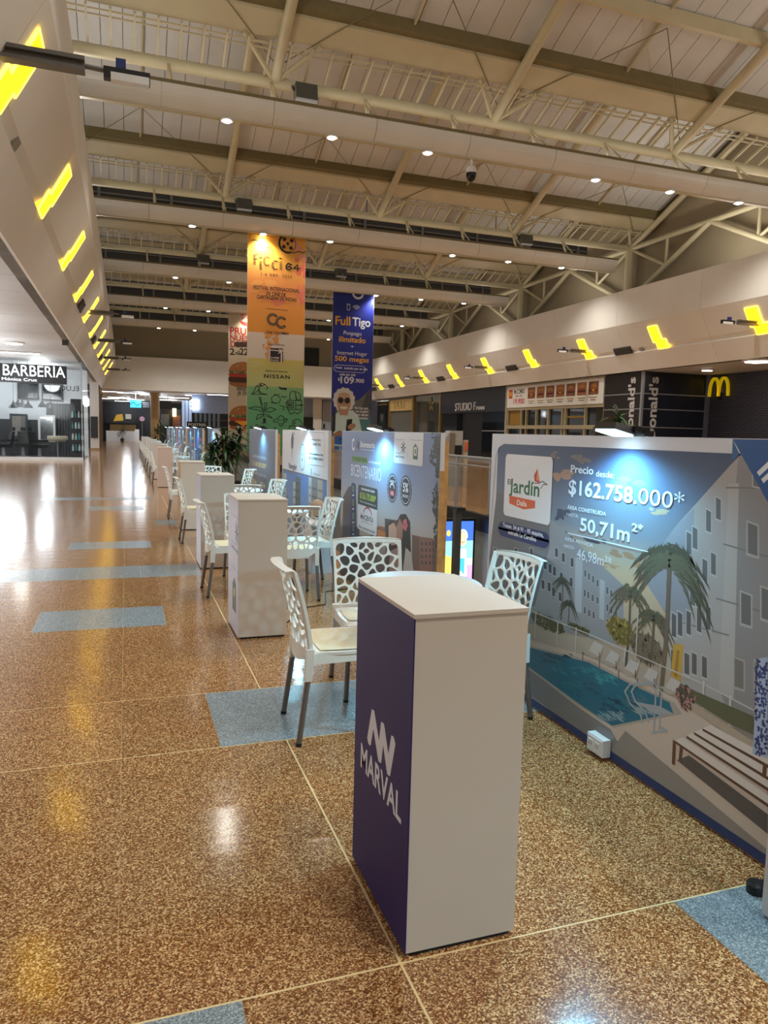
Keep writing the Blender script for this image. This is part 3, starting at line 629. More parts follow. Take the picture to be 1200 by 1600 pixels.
P.lp([z3(250, 300), z3(268, 300), z3(282, 292), z3(302, 306), z3(286, 305), z3(276, 322)], .006, (110, 100, 96))
P.pp([z3(147, 350), z3(253, 372), z3(252, 402), z3(205, 407), z3(147, 382)], (228, 98, 44)); P.tp('Dalia', z3(178, 388), z3(218, 0)[0], 8.5, (250, 240, 230), 1)
a, b = P.p(*z3(103, 455)); c, d = P.p(*z3(310, 500)); lo = P.p(*z3(104, 508))[1]; P.rrect(a, lo - .005, c, b + .004, .05, (30, 46, 104))
P.tp('Transv. 54 # 91 - 95 esquina,', z3(120, 476), z3(288, 0)[0], 6.5, L, 1); P.tp('entrada La Carolina', z3(142, 506), z3(258, 0)[0], 6.5, L, 1)
P.build('printed_sheet', t1)
flood(2.74, 'clip-on floodlight on the pool picture board, nearest the camera')
lamp('SPOT', 'floodlight_beam', (BX - .135, -.5, 1.49), FLOOD_W, (.24, .72, 1), (-.3, 0, -1), spot_size=math.radians(164), spot_blend=.6, shadow_soft_size=.035)
# power outlet box fixed low on board 1
oy = W(942, 1162, 0, BX)
t = thing('outlet_box', 'small white power outlet box low on the pool picture board', 'outlet', (BX - .02, oy.y, .07))
MB().box(BX - .045, BX - .003, oy.y - .062, oy.y + .062, oy.z - .04, oy.z + .042).build('box', white, t)
MB().box(BX - .05, BX - .045, oy.y - .055, oy.y + .055, oy.z - .034, oy.z + .036).build('cover_plate', boardm, t)
for s_ in (-1, 1):
    f = MB().box(BX - .053, BX - .05, oy.y + s_ * .026 - .017, oy.y + s_ * .026 + .017, oy.z - .018, oy.z + .02).build('socket', white, t)
    MB().box(BX - .0536, BX - .053, oy.y + s_ * .026 - .009, oy.y + s_ * .026 - .006, oy.z - .006, oy.z + .01).box(BX - .0536, BX - .053, oy.y + s_ * .026 + .006, oy.y + s_ * .026 + .009, oy.z - .006, oy.z + .01).build('slots', black, f)
t = thing('stand_foot', 'black plastic stand foot with a white panel at the right frame edge', 'stand', (1.95, 1.72, 0))
MB().tube([(1.96, 1.77, .02), (2.12, 1.74, .03)], .02, 8).lathe((1.975, 1.77, 0), [(.03, 0), (.03, .03), (.022, .038)], 14).build('caster', black, t, True)
MB().box(1.895, 1.925, 1.5, 1.67, .01, 1.0).build('panel', boardm, t)
# ---------------- board 2: evening sky, two women, badges
t2, P, w, h = board(7.41, 2.56, 'display board with a kissing couple photo and round badges, second from the camera', .000008)
y2 = lambda x, y: (420 + x / 3.5294, 640 + y / 3.5294)
P.rect(.002, .012, w - .002, h - .003, (150, 156, 176))
P.grad(.003, w - .003, [(.013, (70, 60, 58)), (.35, (96, 84, 82)), (.62, (186, 172, 160)), (.8, (182, 180, 184)), (1.1, (138, 152, 186)), (h - .004, (108, 126, 172))])
P.pp([y2(410, 480), y2(440, 425), y2(480, 415), y2(485, 690), y2(600, 720), y2(600, 900), y2(400, 900)], (84, 78, 80))
for x, y, w_, hh, c in ((600, 640, 60, 90, (150, 96, 66)), (640, 600, 80, 130, (86, 76, 76)), (560, 640, 50, 150, (108, 92, 84)), (790, 690, 50, 190, (112, 84, 76)), (830, 700, 90, 190, (140, 98, 84)), (900, 720, 40, 170, (104, 82, 76)), (470, 640, 30, 200, (66, 62, 66))):
    P.pp([y2(x, y), y2(x + w_, y + 12), y2(x + w_, y + hh + 12), y2(x, y + hh)], c)
for x in (840, 862, 884, 905):
    for y in (730, 765, 800, 835): P.pp([y2(x, y), y2(x + 10, y + 3), y2(x + 10, y + 20), y2(x, y + 17)], (70, 62, 64))
P.pp([y2(600, 660), y2(645, 680), y2(640, 720), y2(600, 705)], (196, 120, 60))
# the couple
P.pp([y2(640, 905), y2(650, 640), y2(672, 612), y2(700, 620), y2(712, 700), y2(716, 905)], (52, 36, 32)); P.pp([y2(660, 905), y2(668, 780), y2(712, 760), y2(712, 905)], (168, 130, 122))
P.pp([y2(660, 640), y2(690, 622), y2(708, 660), y2(706, 700), y2(700, 745), y2(676, 750), y2(660, 700)], (206, 160, 140)); P.pp([y2(686, 715), y2(700, 706), y2(700, 722), y2(690, 728)], (196, 90, 84))
P.pp([y2(705, 620), y2(725, 578), y2(755, 575), y2(780, 620), y2(786, 905), y2(735, 905), y2(715, 740)], (34, 26, 26)); P.pp([y2(706, 640), y2(722, 600), y2(742, 640), y2(736, 710), y2(716, 735), y2(704, 690)], (168, 116, 94))
P.pp([y2(755, 760), y2(785, 790), y2(800, 905), y2(738, 905)], (198, 190, 186)); a, b = P.p(*y2(752, 635))
for k in range(5): P.ell(a + .03 * math.cos(k * 1.257), b + .03 * math.sin(k * 1.257), .026, .022, (218, 92, 110), 10)
# leaves on the right edge
for y, n, dx in ((140, 14, 28), (200, 14, 22), (260, 24, 40), (330, 20, 14), (470, 18, 30), (540, 14, 32), (600, 12, 22), (680, 14, 24), (740, 10, 18)):
    a, b = P.p(*y2(945 - dx * .5, y)); P.leaves(a, b, dx * .0035, .07, [(26, 30, 26), (44, 48, 40)], n, .034)
P.lp([y2(935, 130), y2(950, 280), y2(940, 480), y2(930, 690)], .012, (28, 28, 24))
L = (236, 238, 246)
for k in range(6): a, b = P.p(*y2(493, 195)); P.line([(a, b), (a + .06 * math.cos(k * 1.05 + .4), b + .06 * math.sin(k * 1.05 + .4))], .016, (30, 40, 90))
P.ring(*P.p(*y2(467, 193)), .04, .05, .02, L, 60, 330); P.tp('Bicentenario', y2(506, 206), y2(585, 0)[0], 9, L, 1); P.tp('Urbanización', y2(507, 222), y2(583, 0)[0], 2.6, L)
a, b = P.p(*y2(458, 286)); P.rect(a, b, P.p(*y2(545, 286))[0], P.p(*y2(458, 254))[1], (92, 150, 60)); P.tp('TU VIVIENDA PROPIA', y2(461, 280), y2(542, 0)[0], 6, (24, 40, 24), 1)
P.tp('en el proyecto', y2(552, 293), y2(618, 0)[0], 4.5, L, 1)
P.tp('BICENTENARIO', y2(454, 362), y2(620, 0)[0], 19, L)
a, b = P.p(*y2(456, 402)); P.rrect(a, P.p(*y2(452, 700))[1], P.p(*y2(481, 402))[0], b, .035, (44, 54, 120))
for k, y in enumerate((436, 512, 586, 652)): P.ring(*P.p(*y2(466, y)), .022, .026, .012, (130, 176, 70)); P.lp([y2(462, y + 36), y2(470, y + 36)], .012, L)
a, b = P.p(*y2(494, 412)); c = P.p(*y2(600, 500))[0]; lo = P.p(*y2(490, 655))[1]; md = P.p(*y2(494, 520))[1]
P.rrect(a, lo, c, b, .03, (222, 222, 230)); P.rrect(a, md, c, b, .03, (38, 50, 56), (1, 1, 0, 0))
P.tp('Apartamentos desde', y2(510, 440), y2(585, 0)[0], 4, L, 1); P.tp('$126.175.000*', y2(503, 486), y2(592, 0)[0], 9.5, (176, 204, 60), 1); P.tp('Precio de lanzamiento vis', y2(503, 508), y2(592, 0)[0], 3, L)
P.ring(*P.p(*y2(545, 592)), .13, .085, .016, (176, 40, 60), 20, 160); P.tp('MACENTA', y2(507, 600), y2(577, 0)[0], 8, (24, 30, 40), 1); P.tp('APARTAMENTOS', y2(512, 618), y2(572, 0)[0], 2.6, (90, 90, 96)); P.tp('Área construida de 46m²', y2(496, 648), y2(588, 0)[0], 4.5, (60, 60, 66), 1)
for x, y in ((681, 432), (755, 447)):
    a, b = P.p(*y2(x, y)); P.ell(a, b, .125, .122, (40, 44, 56), 44, jag=.05); P.ring(a, b, .105, .105, .006, L)
    if x < 700:
        P.text('SUBSIDIO', a, b + .045, .12, .02, L, 1, align='c'); P.ring(a, b - .0, .05, .035, .014, L, 0, 180); P.rect(a - .06, b - .068, a + .06, b - .02, (186, 46, 60)); P.text('VIS', a, b - .06, .07, .03, L, 1, align='c')
    else: P.text('5%', a, b - .01, .12, .075, L, 1, align='c'); P.text('DESCUENTO', a, b - .055, .13, .022, L, 1, align='c')
a, b = P.p(*y2(694, 124)); c, lo = P.p(*y2(850, 309)); P.rrect(a, P.p(*y2(694, 293))[1], c, h - .004, .03, (226, 226, 232), (0, 0, 1, 1))
P.tp('Un proyecto de', y2(702, 168), y2(748, 0)[0], 2.4, (90, 90, 100)); P.tp('Promueve y construye', y2(780, 170), y2(844, 0)[0], 2.4, (90, 90, 100)); P.lp([y2(768, 160), y2(766, 280)], .004, (170, 170, 176))
a, b = P.p(*y2(743, 210))
for k in range(8): P.line([(a + .012 * math.cos(k * .785), b + .012 * math.sin(k * .785)), (a + .05 * math.cos(k * .785), b + .05 * math.sin(k * .785))], .012, (50, 56, 66))
P.tp('Fundación', y2(699, 243), y2(732, 0)[0], 3.6, (70, 76, 86)); P.tp('Santo Domingo', y2(699, 262), y2(748, 0)[0], 3.8, (40, 46, 56), 1)
P.pp([y2(809, 186), y2(824, 212), y2(822, 277), y2(796, 273), y2(797, 208)], (52, 106, 64)); a, b = P.p(*y2(809, 232)); P.rect(a - .03, b - .03, a + .03, b + .035, (224, 226, 222)); P.rect(a - .014, b - .018, a + .016, b + .02, (90, 140, 80))
P.build('printed_sheet', t2)
MB().box(BX - .002, BX + .036, 7.41 - 2.56 - .014, 7.41 - 2.56, .01, 1.24).build('edge_batten', woodm, t2)
flood(6.05, 'clip-on floodlight on the kissing couple board')
# ---------------- board 3: white card above a tower view
t3, P, w, h = board(10.52, 2.56, 'display board with a white upper half above a picture of towers, third from the camera', .00002)
e3 = lambda x, y: (380 + x / 8, 660 + y / 8)
P.rect(.002, .012, w - .002, h - .003, (226, 226, 232)); a, b = P.p(*e3(520, 672)); a2, b2 = P.p(*e3(1085, 820)); mid = .94
P.rect(.03, .03, w - .03, mid + .02, (92, 98, 112)); P.grad(.06, w - .06, [(.05, (150, 160, 170)), (.5, (110, 150, 200)), (mid, (74, 118, 186))])
for x0, x1, tp_, c in ((.1, .3, .9, (176, 180, 180)), (.34, .42, .6, (100, 110, 120)), (.75, .92, .82, (196, 196, 190)), (.9, 1.2, .9, (84, 92, 92)), (1.65, 1.8, .94, (190, 188, 182)), (1.8, 2.1, .94, (120, 124, 132)), (2.1, 2.35, .94, (170, 168, 160))):
    P.rect(x0, .05, x1, tp_, c)
    for k in range(8): P.rect(x0 + .02, .1 + k * .1, x1 - .02, .13 + k * .1, tuple(int(v * .72) for v in c)) if .13 + k * .1 < tp_ else None
for x, y, rx, ry in ((615, 215, .07, .12),):
    a, b = P.p(*e3(x, y)); P.poly([(a, b + .11), (a + .09, b + .02), (a + .05, b - .12), (a - .06, b - .12), (a - .08, b)], (60, 56, 84)); P.poly([(a - .06, b - .12), (a + .05, b - .12), (a, b - .3)], (150, 186, 186)); P.ell(a + .1, b + .08, .02, .025, (60, 56, 84))
P.tp('Navegler', e3(570, 570), e3(672, 0)[0], 9, (64, 58, 78), 1); P.tp('apartamentos', e3(585, 620), e3(655, 0)[0], 2.2, (200, 110, 90))
a, b = P.p(*e3(740, 435)); P.ell(a, b, .16, .17, (40, 80, 120)); P.ell(a, b, .15, .16, (222, 232, 238)); P.text('APTOS DE', a, b + .02, .14, .03, (70, 90, 110), align='c'); P.text('46', a, b - .05, .06, .045, (70, 90, 110), 1, align='c')
P.lp([e3(820, 122), e3(1015, 126), e3(1010, 552), e3(822, 526)], .006, (150, 150, 158))
for tx, y, bd in (('Apartamentos desde', 225, 0), ('$ 166.957.342', 282, 1), ('Áreas de urbanismo por fecha', 398, 1), ('$ 2.000.000', 452, 1)): P.tp(tx, e3(838 if y < 300 else 822, y), e3(970 if y < 300 else 1000, 0)[0], 3.8, (60, 50, 56), bd)
P.lp([e3(852, 580), e3(852, 650)], .025, (60, 60, 70)); P.tp('Constructora', e3(876, 650), e3(960, 0)[0], 3.2, (60, 60, 70))
P.build('printed_sheet', t3); flood(8.9, 'clip-on floodlight on the white upper board, third lamp from the camera')
# ---------------- board 4: dusk blue with text boxes
t4, P, w, h = board(13.55, 2.5, 'dusky grey display board with four text boxes, fourth from the camera', .00002)
P.grad(.003, w - .003, [(.013, (86, 84, 84)), (.5, (112, 112, 116)), (.9, (104, 108, 124)), (h - .004, (92, 98, 122))])
for k, (tx, c) in enumerate((('APARTAMENTOS VIS DESDE', (206, 210, 222)), ('$ 168.500.000*', (216, 186, 110)), ('subsidio y cuota inicial', (190, 190, 196)))): P.text(tx, .4, 1.02 - .14 * k, 1.35, .08 if k == 1 else .05, c, k == 1)
for x in (.2, 1.05):
    P.rect(x, .35, x + .75, .72, (84, 88, 98)); P.text('DESDE 46m²', x + .12, .56, .5, .08, (214, 196, 120), 1); P.text('2 y 3 alcobas', x + .12, .43, .45, .05, (206, 206, 206)); P.rect(x, .05, x + .75, .3, (128, 126, 120))
P.rect(1.95, .2, 2.15, .7, (140, 150, 158)); P.build('printed_sheet', t4); flood(12.1, 'clip-on floodlight on the dusky grey board, fourth lamp from the camera')
# ---------------- farther boards, only colours can be told apart
FAR = [(20.9, 2.7, 19.56, (96, 116, 146), (206, 206, 214)), (24.95, 2.6, 23.82, (60, 96, 166), (48, 70, 92)), (27.85, 2.6, 26.7, (92, 100, 116), (58, 84, 140)), (31.5, 2.6, 30.4, (112, 96, 104), (86, 84, 92)),
       (34.3, 2.5, 32.6, (164, 128, 168), (110, 100, 130)), (37.2, 2.5, 36.0, (130, 132, 140), (96, 92, 100)), (40.1, 2.5, 38.2, (110, 120, 132), (80, 90, 100)), (43.2, 2.5, 41.8, (100, 106, 116), (80, 84, 92))]
for i, (yl, w_, fy, c1_, c2_) in enumerate(FAR):
    tb, P, w, h = board(yl, w_, f'far display board beyond the potted palms, {ORD[i]} of that row')
    P.grad(.003, w - .003, [(.013, tuple(int(v * .9) for v in c1_)), (h - .004, c1_)]); P.rect(w * .55, .05, w - .01, h - .01, c2_)
    for k in range(5): P.rect(w * .6, .25 + k * .22, w * .92, .33 + k * .22, [(186, 80, 90), (206, 200, 150), (150, 170, 180), (120, 160, 110), (210, 210, 214)][(k + i) % 5])
    P.rect(.2, .3, w * .45, .7, tuple(min(255, v + 30) for v in c1_)); P.build('printed_sheet', tb)
    flood(fy, f'clip-on floodlight on a far board beyond the potted palms, {ORD[i]} of that row')
# ---------------- counters
whitec = mat('counter_white', (216, 204, 190), .5, var=.02, scale=3)
pinkc = mat('counter_pinkish', (216, 196, 186), .5, var=.02, scale=3)
def counter(y, label, face=whitec, side=None, d=.52, name='pedestal_counter'):
    x0, x1, h = .735, 1.09, 1.01; t = thing(name, label, 'counter', ((x0 + x1) / 2, y + d / 2, 0), 'pedestal counters')
    MB().box(x0 + .02, x1 - .015, y + .012, y + d - .02, 0, .016).build('base', black, t)
    MB().box(x0 + .004, x1, y + .004, y + d, .014, h - .012).build('body', face, t)
    MB().box(x0, x1 + .001, y, y + d + .001, h - .012, h).build('top', face, t)
    MB().box(x0, x0 + .004, y + .001, y + d, .014, h - .012).build('side_sheet', side or face, t)
    return t, Print((x0, y + d, 0), (0, -1, 0), (0, 0, 1))
purple = mat('purple_vinyl', (46, 34, 94), .5, var=.02, spec=.25)
t, P = counter(1.822, 'white pedestal counter with a purple side and white lettering, nearest the camera', side=purple)
pts = [P.p(*q) for q in ((575, 1162), (583, 1122), (596, 1176), (604, 1138), (613, 1200), (616, 1150))]
pts = [P.p(577, 1155), P.p(583, 1118), P.p(593, 1182), P.p(598, 1138), P.p(607, 1202), P.p(614, 1160)]
P.line(pts, .038, (228, 228, 236)); [P.ell(a, b, .019, .019, (228, 228, 236), 14) for a, b in pts]
a, b = P.p(563.5, 1196); c = P.p(626.5, 1290)[0]; P.text('MARVAL', a, b, c - a, .085, (228, 228, 236), 1); P.build('lettering', t)
lav = mat('lavender_vinyl', (206, 206, 226), .35, var=.02)
t, P = counter(5.2, 'white pedestal counter with a lavender side and green house emblem, second from the camera', side=lav)
k7 = lambda x, y: (350 + x * .15, 770 + y * .15)
P.tp('Promueve', k7(72, 215), k7(140, 0)[0], 3, (120, 120, 132)); P.tp('Construye', k7(78, 755), k7(150, 0)[0], 3, (120, 120, 132))
P.tp('Fundación', k7(78, 500), k7(125, 0)[0], 4, (120, 120, 132)); P.tp('SantoDomingo', k7(78, 560), k7(148, 0)[0], 6, (60, 66, 80), 1); P.build('lettering', t)['kind'] = 'stuff'
P = Print((.735, 5.72, 0), (0, -1, 0), (0, 0, 1)); a, b = P.p(*k7(132, 420))
for q in range(8): P.line([(a + .015 * math.cos(q * .785), b + .015 * math.sin(q * .785)), (a + .075 * math.cos(q * .785), b + .085 * math.sin(q * .785))], .016, (70, 78, 92))
P.build('star_emblem', t)['kind'] = 'stuff'; P = Print((.735, 5.72, 0), (0, -1, 0), (0, 0, 1))
P.pp([k7(108, 880), k7(126, 960), k7(126, 1262), k7(86, 1200), k7(88, 940)], (66, 96, 74)); P.pp([k7(98, 980), k7(114, 1005), k7(114, 1085), k7(98, 1060)], (206, 190, 80)); P.build('house_emblem', t)
counter(7.98, 'white pedestal counter with a plain lavender side, third from the camera', side=lav)
counter(11.15, 'white pedestal counter with a bare wood side, fourth from the camera', side=woodm)
for i, y in enumerate((19.3, 22.4, 25.4, 28.4, 31.4, 34.5, 37.5, 40.5)):
    counter(y, ('pinkish white pedestal counter standing apart beyond the wood sided one' if i == 0 else f'far white pedestal counter, {ORD[i]} of the row beyond the gap'), pinkc if i == 0 else whitec)
# ---------------- lattice chairs
plastic = mat('white_plastic', (232, 228, 218), .38, var=.015); padm = mat('seat_pad_cream', (226, 214, 178), .5, var=.05, scale=40); alu = mat('grey_aluminium', (122, 116, 112), .4, .45)
def clip(poly, nx, ny, d):                      # keep nx*x + ny*y <= d
    out = []
    for i, p in enumerate(poly):
        q = poly[(i + 1) % len(poly)]; a, b = nx * p[0] + ny * p[1] - d, nx * q[0] + ny * q[1] - d
        if a <= 0: out.append(p)
        if a * b < 0: t = a / (a - b); out.append((p[0] + t * (q[0] - p[0]), p[1] + t * (q[1] - p[1])))
    return out
def cells(x0, x1, y0, y1):
    rnd = random.Random(11); seeds = [(0, (y0 + y1) * .5 + .03), (0, y0 + .035), (0, y1 - .05)]
    for px, py in ((.055, .03), (.05, .115), (.035, .19), (.105, .05), (.1, .145), (.085, .22), (.15, .02), (.155, .1), (.145, .185), (.14, .265), (.07, .29), (.03, .3), (.185, .06), (.19, .145), (.185, .23), (.105, .325), (.165, .33), (.02, .36), (.065, .355)):
        f = (y1 - y0) / .38; q = (px + rnd.uniform(-.012, .012), y0 + py * f + rnd.uniform(-.014, .014))
        if q[0] < x1: seeds += [q, (-q[0], q[1])]
    res = []
    for i, a in enumerate(seeds):
        poly = [(x0, y0), (x1, y0), (x1, y1), (x0, y1)]
        for j, b in enumerate(seeds):
            if i != j:
                nx, ny = b[0] - a[0], b[1] - a[1]; poly = clip(poly, nx, ny, (b[0] ** 2 + b[1] ** 2 - a[0] ** 2 - a[1] ** 2) / 2)
                if len(poly) < 3: break
        if len(poly) > 2: res.append(poly)
    return res
def ray_poly(c, ang, poly):
    dx, dy = math.cos(ang), math.sin(ang); best = 1e9
    for i, p in enumerate(poly):
        q = poly[(i + 1) % len(poly)]; ex, ey = q[0] - p[0], q[1] - p[1]; den = dx * ey - dy * ex
        if abs(den) < 1e-12: continue
        t = ((p[0] - c[0]) * ey - (p[1] - c[1]) * ex) / den; u = ((p[0] - c[0]) * dy - (p[1] - c[1]) * dx) / den
        if t > 0 and -1e-6 <= u <= 1 + 1e-6: best = min(best, t)
    return best
def back_pt(u, v, off):                         # chair back surface: u across, v height
    t = max(0, (v - .44) / .42); half = .2 + .02 * t
    return Vector((-.168 - .085 * t ** 1.5 - .032 * (1 - (u / half) ** 2) + off, u, v))
def lattice(mb):
    x1, y0, y1 = .2, .462, .832; th = .011; RW = .0046
    for poly in cells(-x1, x1, y0, y1):
        cx = sum(p[0] for p in poly) / len(poly); cy = sum(p[1] for p in poly) / len(poly)
        inn = list(poly)
        for i, p in enumerate(poly):
            q = poly[(i + 1) % len(poly)]; l = math.hypot(q[0] - p[0], q[1] - p[1])
            if l < 1e-6: continue
            nx, ny = (q[1] - p[1]) / l, -(q[0] - p[0]) / l; inn = clip(inn, nx, ny, nx * p[0] + ny * p[1] - RW)
            if len(inn) < 3: break
        if len(inn) < 3: inn = [(cx + (p[0] - cx) * .3, cy + (p[1] - cy) * .3) for p in poly]
        for _ in range(2):
            inn = [w for i, p in enumerate(inn) for q in [inn[(i + 1) % len(inn)]] for w in ((p[0] * .75 + q[0] * .25, p[1] * .75 + q[1] * .25), (p[0] * .25 + q[0] * .75, p[1] * .25 + q[1] * .75))]
        ic = (sum(p[0] for p in inn) / len(inn), sum(p[1] for p in inn) / len(inn))
        ang = sorted({round(math.atan2(p[1] - ic[1], p[0] - ic[0]), 5) for p in poly} | {round(-math.pi + .01 + k * math.pi / 6, 5) for k in range(12)})
        n = len(ang); O = []; I = []
        for a in ang:
            ro, ri = ray_poly(ic, a, poly), ray_poly(ic, a, inn); ri = min(ri, ro)
            O.append((ic[0] + math.cos(a) * ro, ic[1] + math.sin(a) * ro)); I.append((ic[0] + math.cos(a) * ri, ic[1] + math.sin(a) * ri))
        vs = [back_pt(*p, off) for off in (0, -th) for p in O] + [back_pt(*p, off) for off in (0, -th) for p in I]; fs = []
        for i in range(n):
            j = (i + 1) % n; fs += [(i, j, 2 * n + j, 2 * n + i), (n + j, n + i, 3 * n + i, 3 * n + j), (2 * n + i, 2 * n + j, 3 * n + j, 3 * n + i)]
        mb.add(vs, fs)
def chair_proto():
    t = thing('lattice_chair', 'proto', 'chair', (0, 0, 0), 'white lattice chairs')
    b = MB(); lattice(b); b.build('back_lattice', plastic, t, True)
    fr = MB()                                   # rim: two posts that run down to the rear legs, folded top rim, solid lower band
    def strip(a, b_):                           # a closed slab between two point rows
        n = len(a); vs = [Vector(p) for p in a] + [Vector(p) for p in b_] + [Vector(p) + Vector((-.016, 0, 0)) for p in a] + [Vector(p) + Vector((-.016, 0, 0)) for p in b_]
        fs = []
        for i in range(n - 1): fs += [(i, i + 1, n + i + 1, n + i), (2 * n + i, 3 * n + i, 3 * n + i + 1, 2 * n + i + 1), (i, 2 * n + i, 2 * n + i + 1, i + 1), (n + i, n + i + 1, 3 * n + i + 1, 3 * n + i)]
        fs += [(0, n, 3 * n, 2 * n), (n - 1, 3 * n - 1, 4 * n - 1, 2 * n - 1)]; fr.add(vs, fs)
    vs_ = [.44 + .405 * i / 10 for i in range(11)]
    for s_ in (-1, 1):
        strip([back_pt(s_ * .197, v, .004) for v in vs_], [back_pt(s_ * (.207 + .016 * (v - .44)), v, .010) for v in vs_])
        fr.hexa([(-.196, s_ * .2 - .017, .315), (-.161, s_ * .2 - .017, .315), (-.161, s_ * .2 + .017, .315), (-.196, s_ * .2 + .017, .315), (-.19, s_ * .2 - .02, .47), (-.153, s_ * .2 - .02, .47), (-.153, s_ * .2 + .02, .47), (-.19, s_ * .2 + .02, .47)])
    us = [-.207 + .414 * i / 14 for i in range(15)]
    strip([back_pt(u, .829, .004) for u in us], [back_pt(u, .846 + .008 * (1 - (u / .2) ** 2), .006) for u in us])
    strip([back_pt(u, .85 + .008 * (1 - (u / .2) ** 2), .006) for u in us], [back_pt(u, .848 + .008 * (1 - (u / .2) ** 2), -.024) for u in us])
    strip([back_pt(u, .467, .004) for u in us], [Vector((-.168 - .03 * (1 - (u / .207) ** 2), u, .385 + .06 * (abs(u) / .2) ** 3)) for u in us])
    fr.build('back_frame', plastic, t, True)
    st = MB(); rows = []                        # dished seat with rolled edges and skirt
    for i in range(9):
        x = -.175 + .395 * i / 8; wd = .2 + .018 * math.sin(math.pi * i / 8); row = []
        for j in range(9):
            y = wd * (j - 4) / 4; row.append(Vector((x, y, .452 - .012 * math.cos((j - 4) / 4 * 1.57) * math.sin(math.pi * (i + 1) / 10) - (.014 if i == 8 else 0))))
        rows.append(row)
    top = [p for r in rows for p in r]; n = 81; vs = top + [p - Vector((0, 0, .014)) for p in top]; fs = []
    for i in range(8):
        for j in range(8): a = i * 9 + j; fs += [(a, a + 9, a + 10, a + 1), (n + a, n + a + 1, n + a + 10, n + a + 9)]
    edge = [i * 9 for i in range(9)] + [72 + j for j in range(1, 9)] + [i * 9 + 8 for i in range(7, -1, -1)] + [j for j in range(7, 0, -1)]
    for a, b2 in zip(edge, edge[1:] + edge[:1]): fs.append((a, b2, n + b2, n + a))
    st.add(vs, fs)
    for s_ in (-1, 1):
        st.hexa([(-.17, s_ * .205 - .012, .395), (.2, s_ * .2 - .012, .405), (.2, s_ * .2 + .012, .405), (-.17, s_ * .205 + .012, .395), (-.17, s_ * .2 - .012, .448), (.215, s_ * .2 - .012, .436), (.215, s_ * .2 + .012, .436), (-.17, s_ * .2 + .012, .448)])
        st.hexa([(.165, s_ * .185 - .018, .315), (.2, s_ * .185 - .018, .315), (.2, s_ * .185 + .018, .315), (.165, s_ * .185 + .018, .315), (.16, s_ * .19 - .02, .43), (.212, s_ * .19 - .02, .43), (.212, s_ * .19 + .02, .43), (.16, s_ * .19 + .02, .43)])
    st.hexa([(.2, -.19, .405), (.218, -.19, .4), (.218, .19, .4), (.2, .19, .405), (.2, -.2, .445), (.222, -.2, .437), (.222, .2, .437), (.2, .2, .445)])
    st.build('seat', plastic, t, True)
    pd = MB(); pv = [p + Vector((0, 0, .0035)) for r in rows[1:8] for p in [Vector((q.x * .94, q.y * .88, q.z)) for q in r]]
    pd.add(pv + [p - Vector((0, 0, .006)) for p in pv], [(i * 9 + j, i * 9 + 9 + j, i * 9 + 10 + j, i * 9 + j + 1) for i in range(6) for j in range(8)]); pd.build('seat_pad', padm, t, True)
    for sx, top_, bot in ((-1, (-.178, .2, .33), (-.222, .212, 0)), (1, (.183, .186, .33), (.205, .2, 0))):
        for s_ in (-1, 1):
            lg = MB().tube([(bot[0], s_ * bot[1], .012), (top_[0], s_ * top_[1], top_[2])], .0145, 10).build('leg', alu, t, True)
            MB().tube([(bot[0] - .001, s_ * bot[1], 0), (bot[0], s_ * bot[1], .016)], .0155, 10).build('foot', black, lg)
    return t
proto = chair_proto(); used = [0]
def chair(x, y, rz, label):
    g = 'white lattice chairs'
    if not used[0]:
        used[0] = 1; proto.location = (x, y, 0); proto.rotation_euler = (0, 0, rz); proto['label'] = label; return proto
    return copy_tree(proto, (x, y, 0), rz, label, g)
PI = math.pi
BN = ['nearest', 'second', 'third', 'fourth']
chair(.99, 3.525, -.03, 'white lattice chair on the aisle side, right behind the purple sided counter')
chair(1.36, 4.0, -PI / 2 - .1, 'white lattice chair facing the camera behind the nearest round table')
chair(1.775, 3.5, PI + .12, 'white lattice chair with its back to the swimming pool board')
chair(.885, 6.82, .03, 'white lattice chair on the aisle side, behind the lavender counter with the green emblem')
chair(1.39, 6.48, PI / 2 - .02, 'white lattice chair seen from behind, right of the green emblem counter')
chair(1.66, 6.95, PI + .06, 'white lattice chair beside the gap between the couple board and the white topped board')
chair(1.14, 7.33, -PI / 2, 'white lattice chair mostly hidden behind the green emblem counter')
chair(.89, 10.06, .02, 'white lattice chair on the aisle side, behind the third counter')
chair(1.3, 9.0, PI / 2, 'white lattice chair seen from behind, right of the third counter')
chair(1.66, 9.65, PI + .25, 'white lattice chair by the white topped board, showing above the second counter')
chair(.87, 12.82, -.03, 'white lattice chair on the aisle side, just past the wood sided counter')
chair(1.36, 12.95, -PI / 2, 'white lattice chair facing the camera above the third counter, below the potted palms')
chair(1.68, 12.2, PI + .2, 'white lattice chair by the dusky grey board')
for i, y in enumerate((20.9, 23.9, 26.9, 29.9, 33, 36, 39, 42)):
    chair(.87, y, random.uniform(-.1, .1), f'far white lattice chair on the aisle side, {ORD[i]} beyond the pinkish counter')
    chair(1.36, y + (.55 if i % 2 else -.5), -PI / 2 if i % 2 else PI / 2, f'far white lattice chair in the middle of its booth, {ORD[i]} beyond the pinkish counter')
    chair(1.74, y - .1, PI + random.uniform(-.2, .3), f'far white lattice chair on the board side, {ORD[i]} beyond the pinkish counter')
tabm = mat('table_white', (226, 228, 230), .3, var=.015)
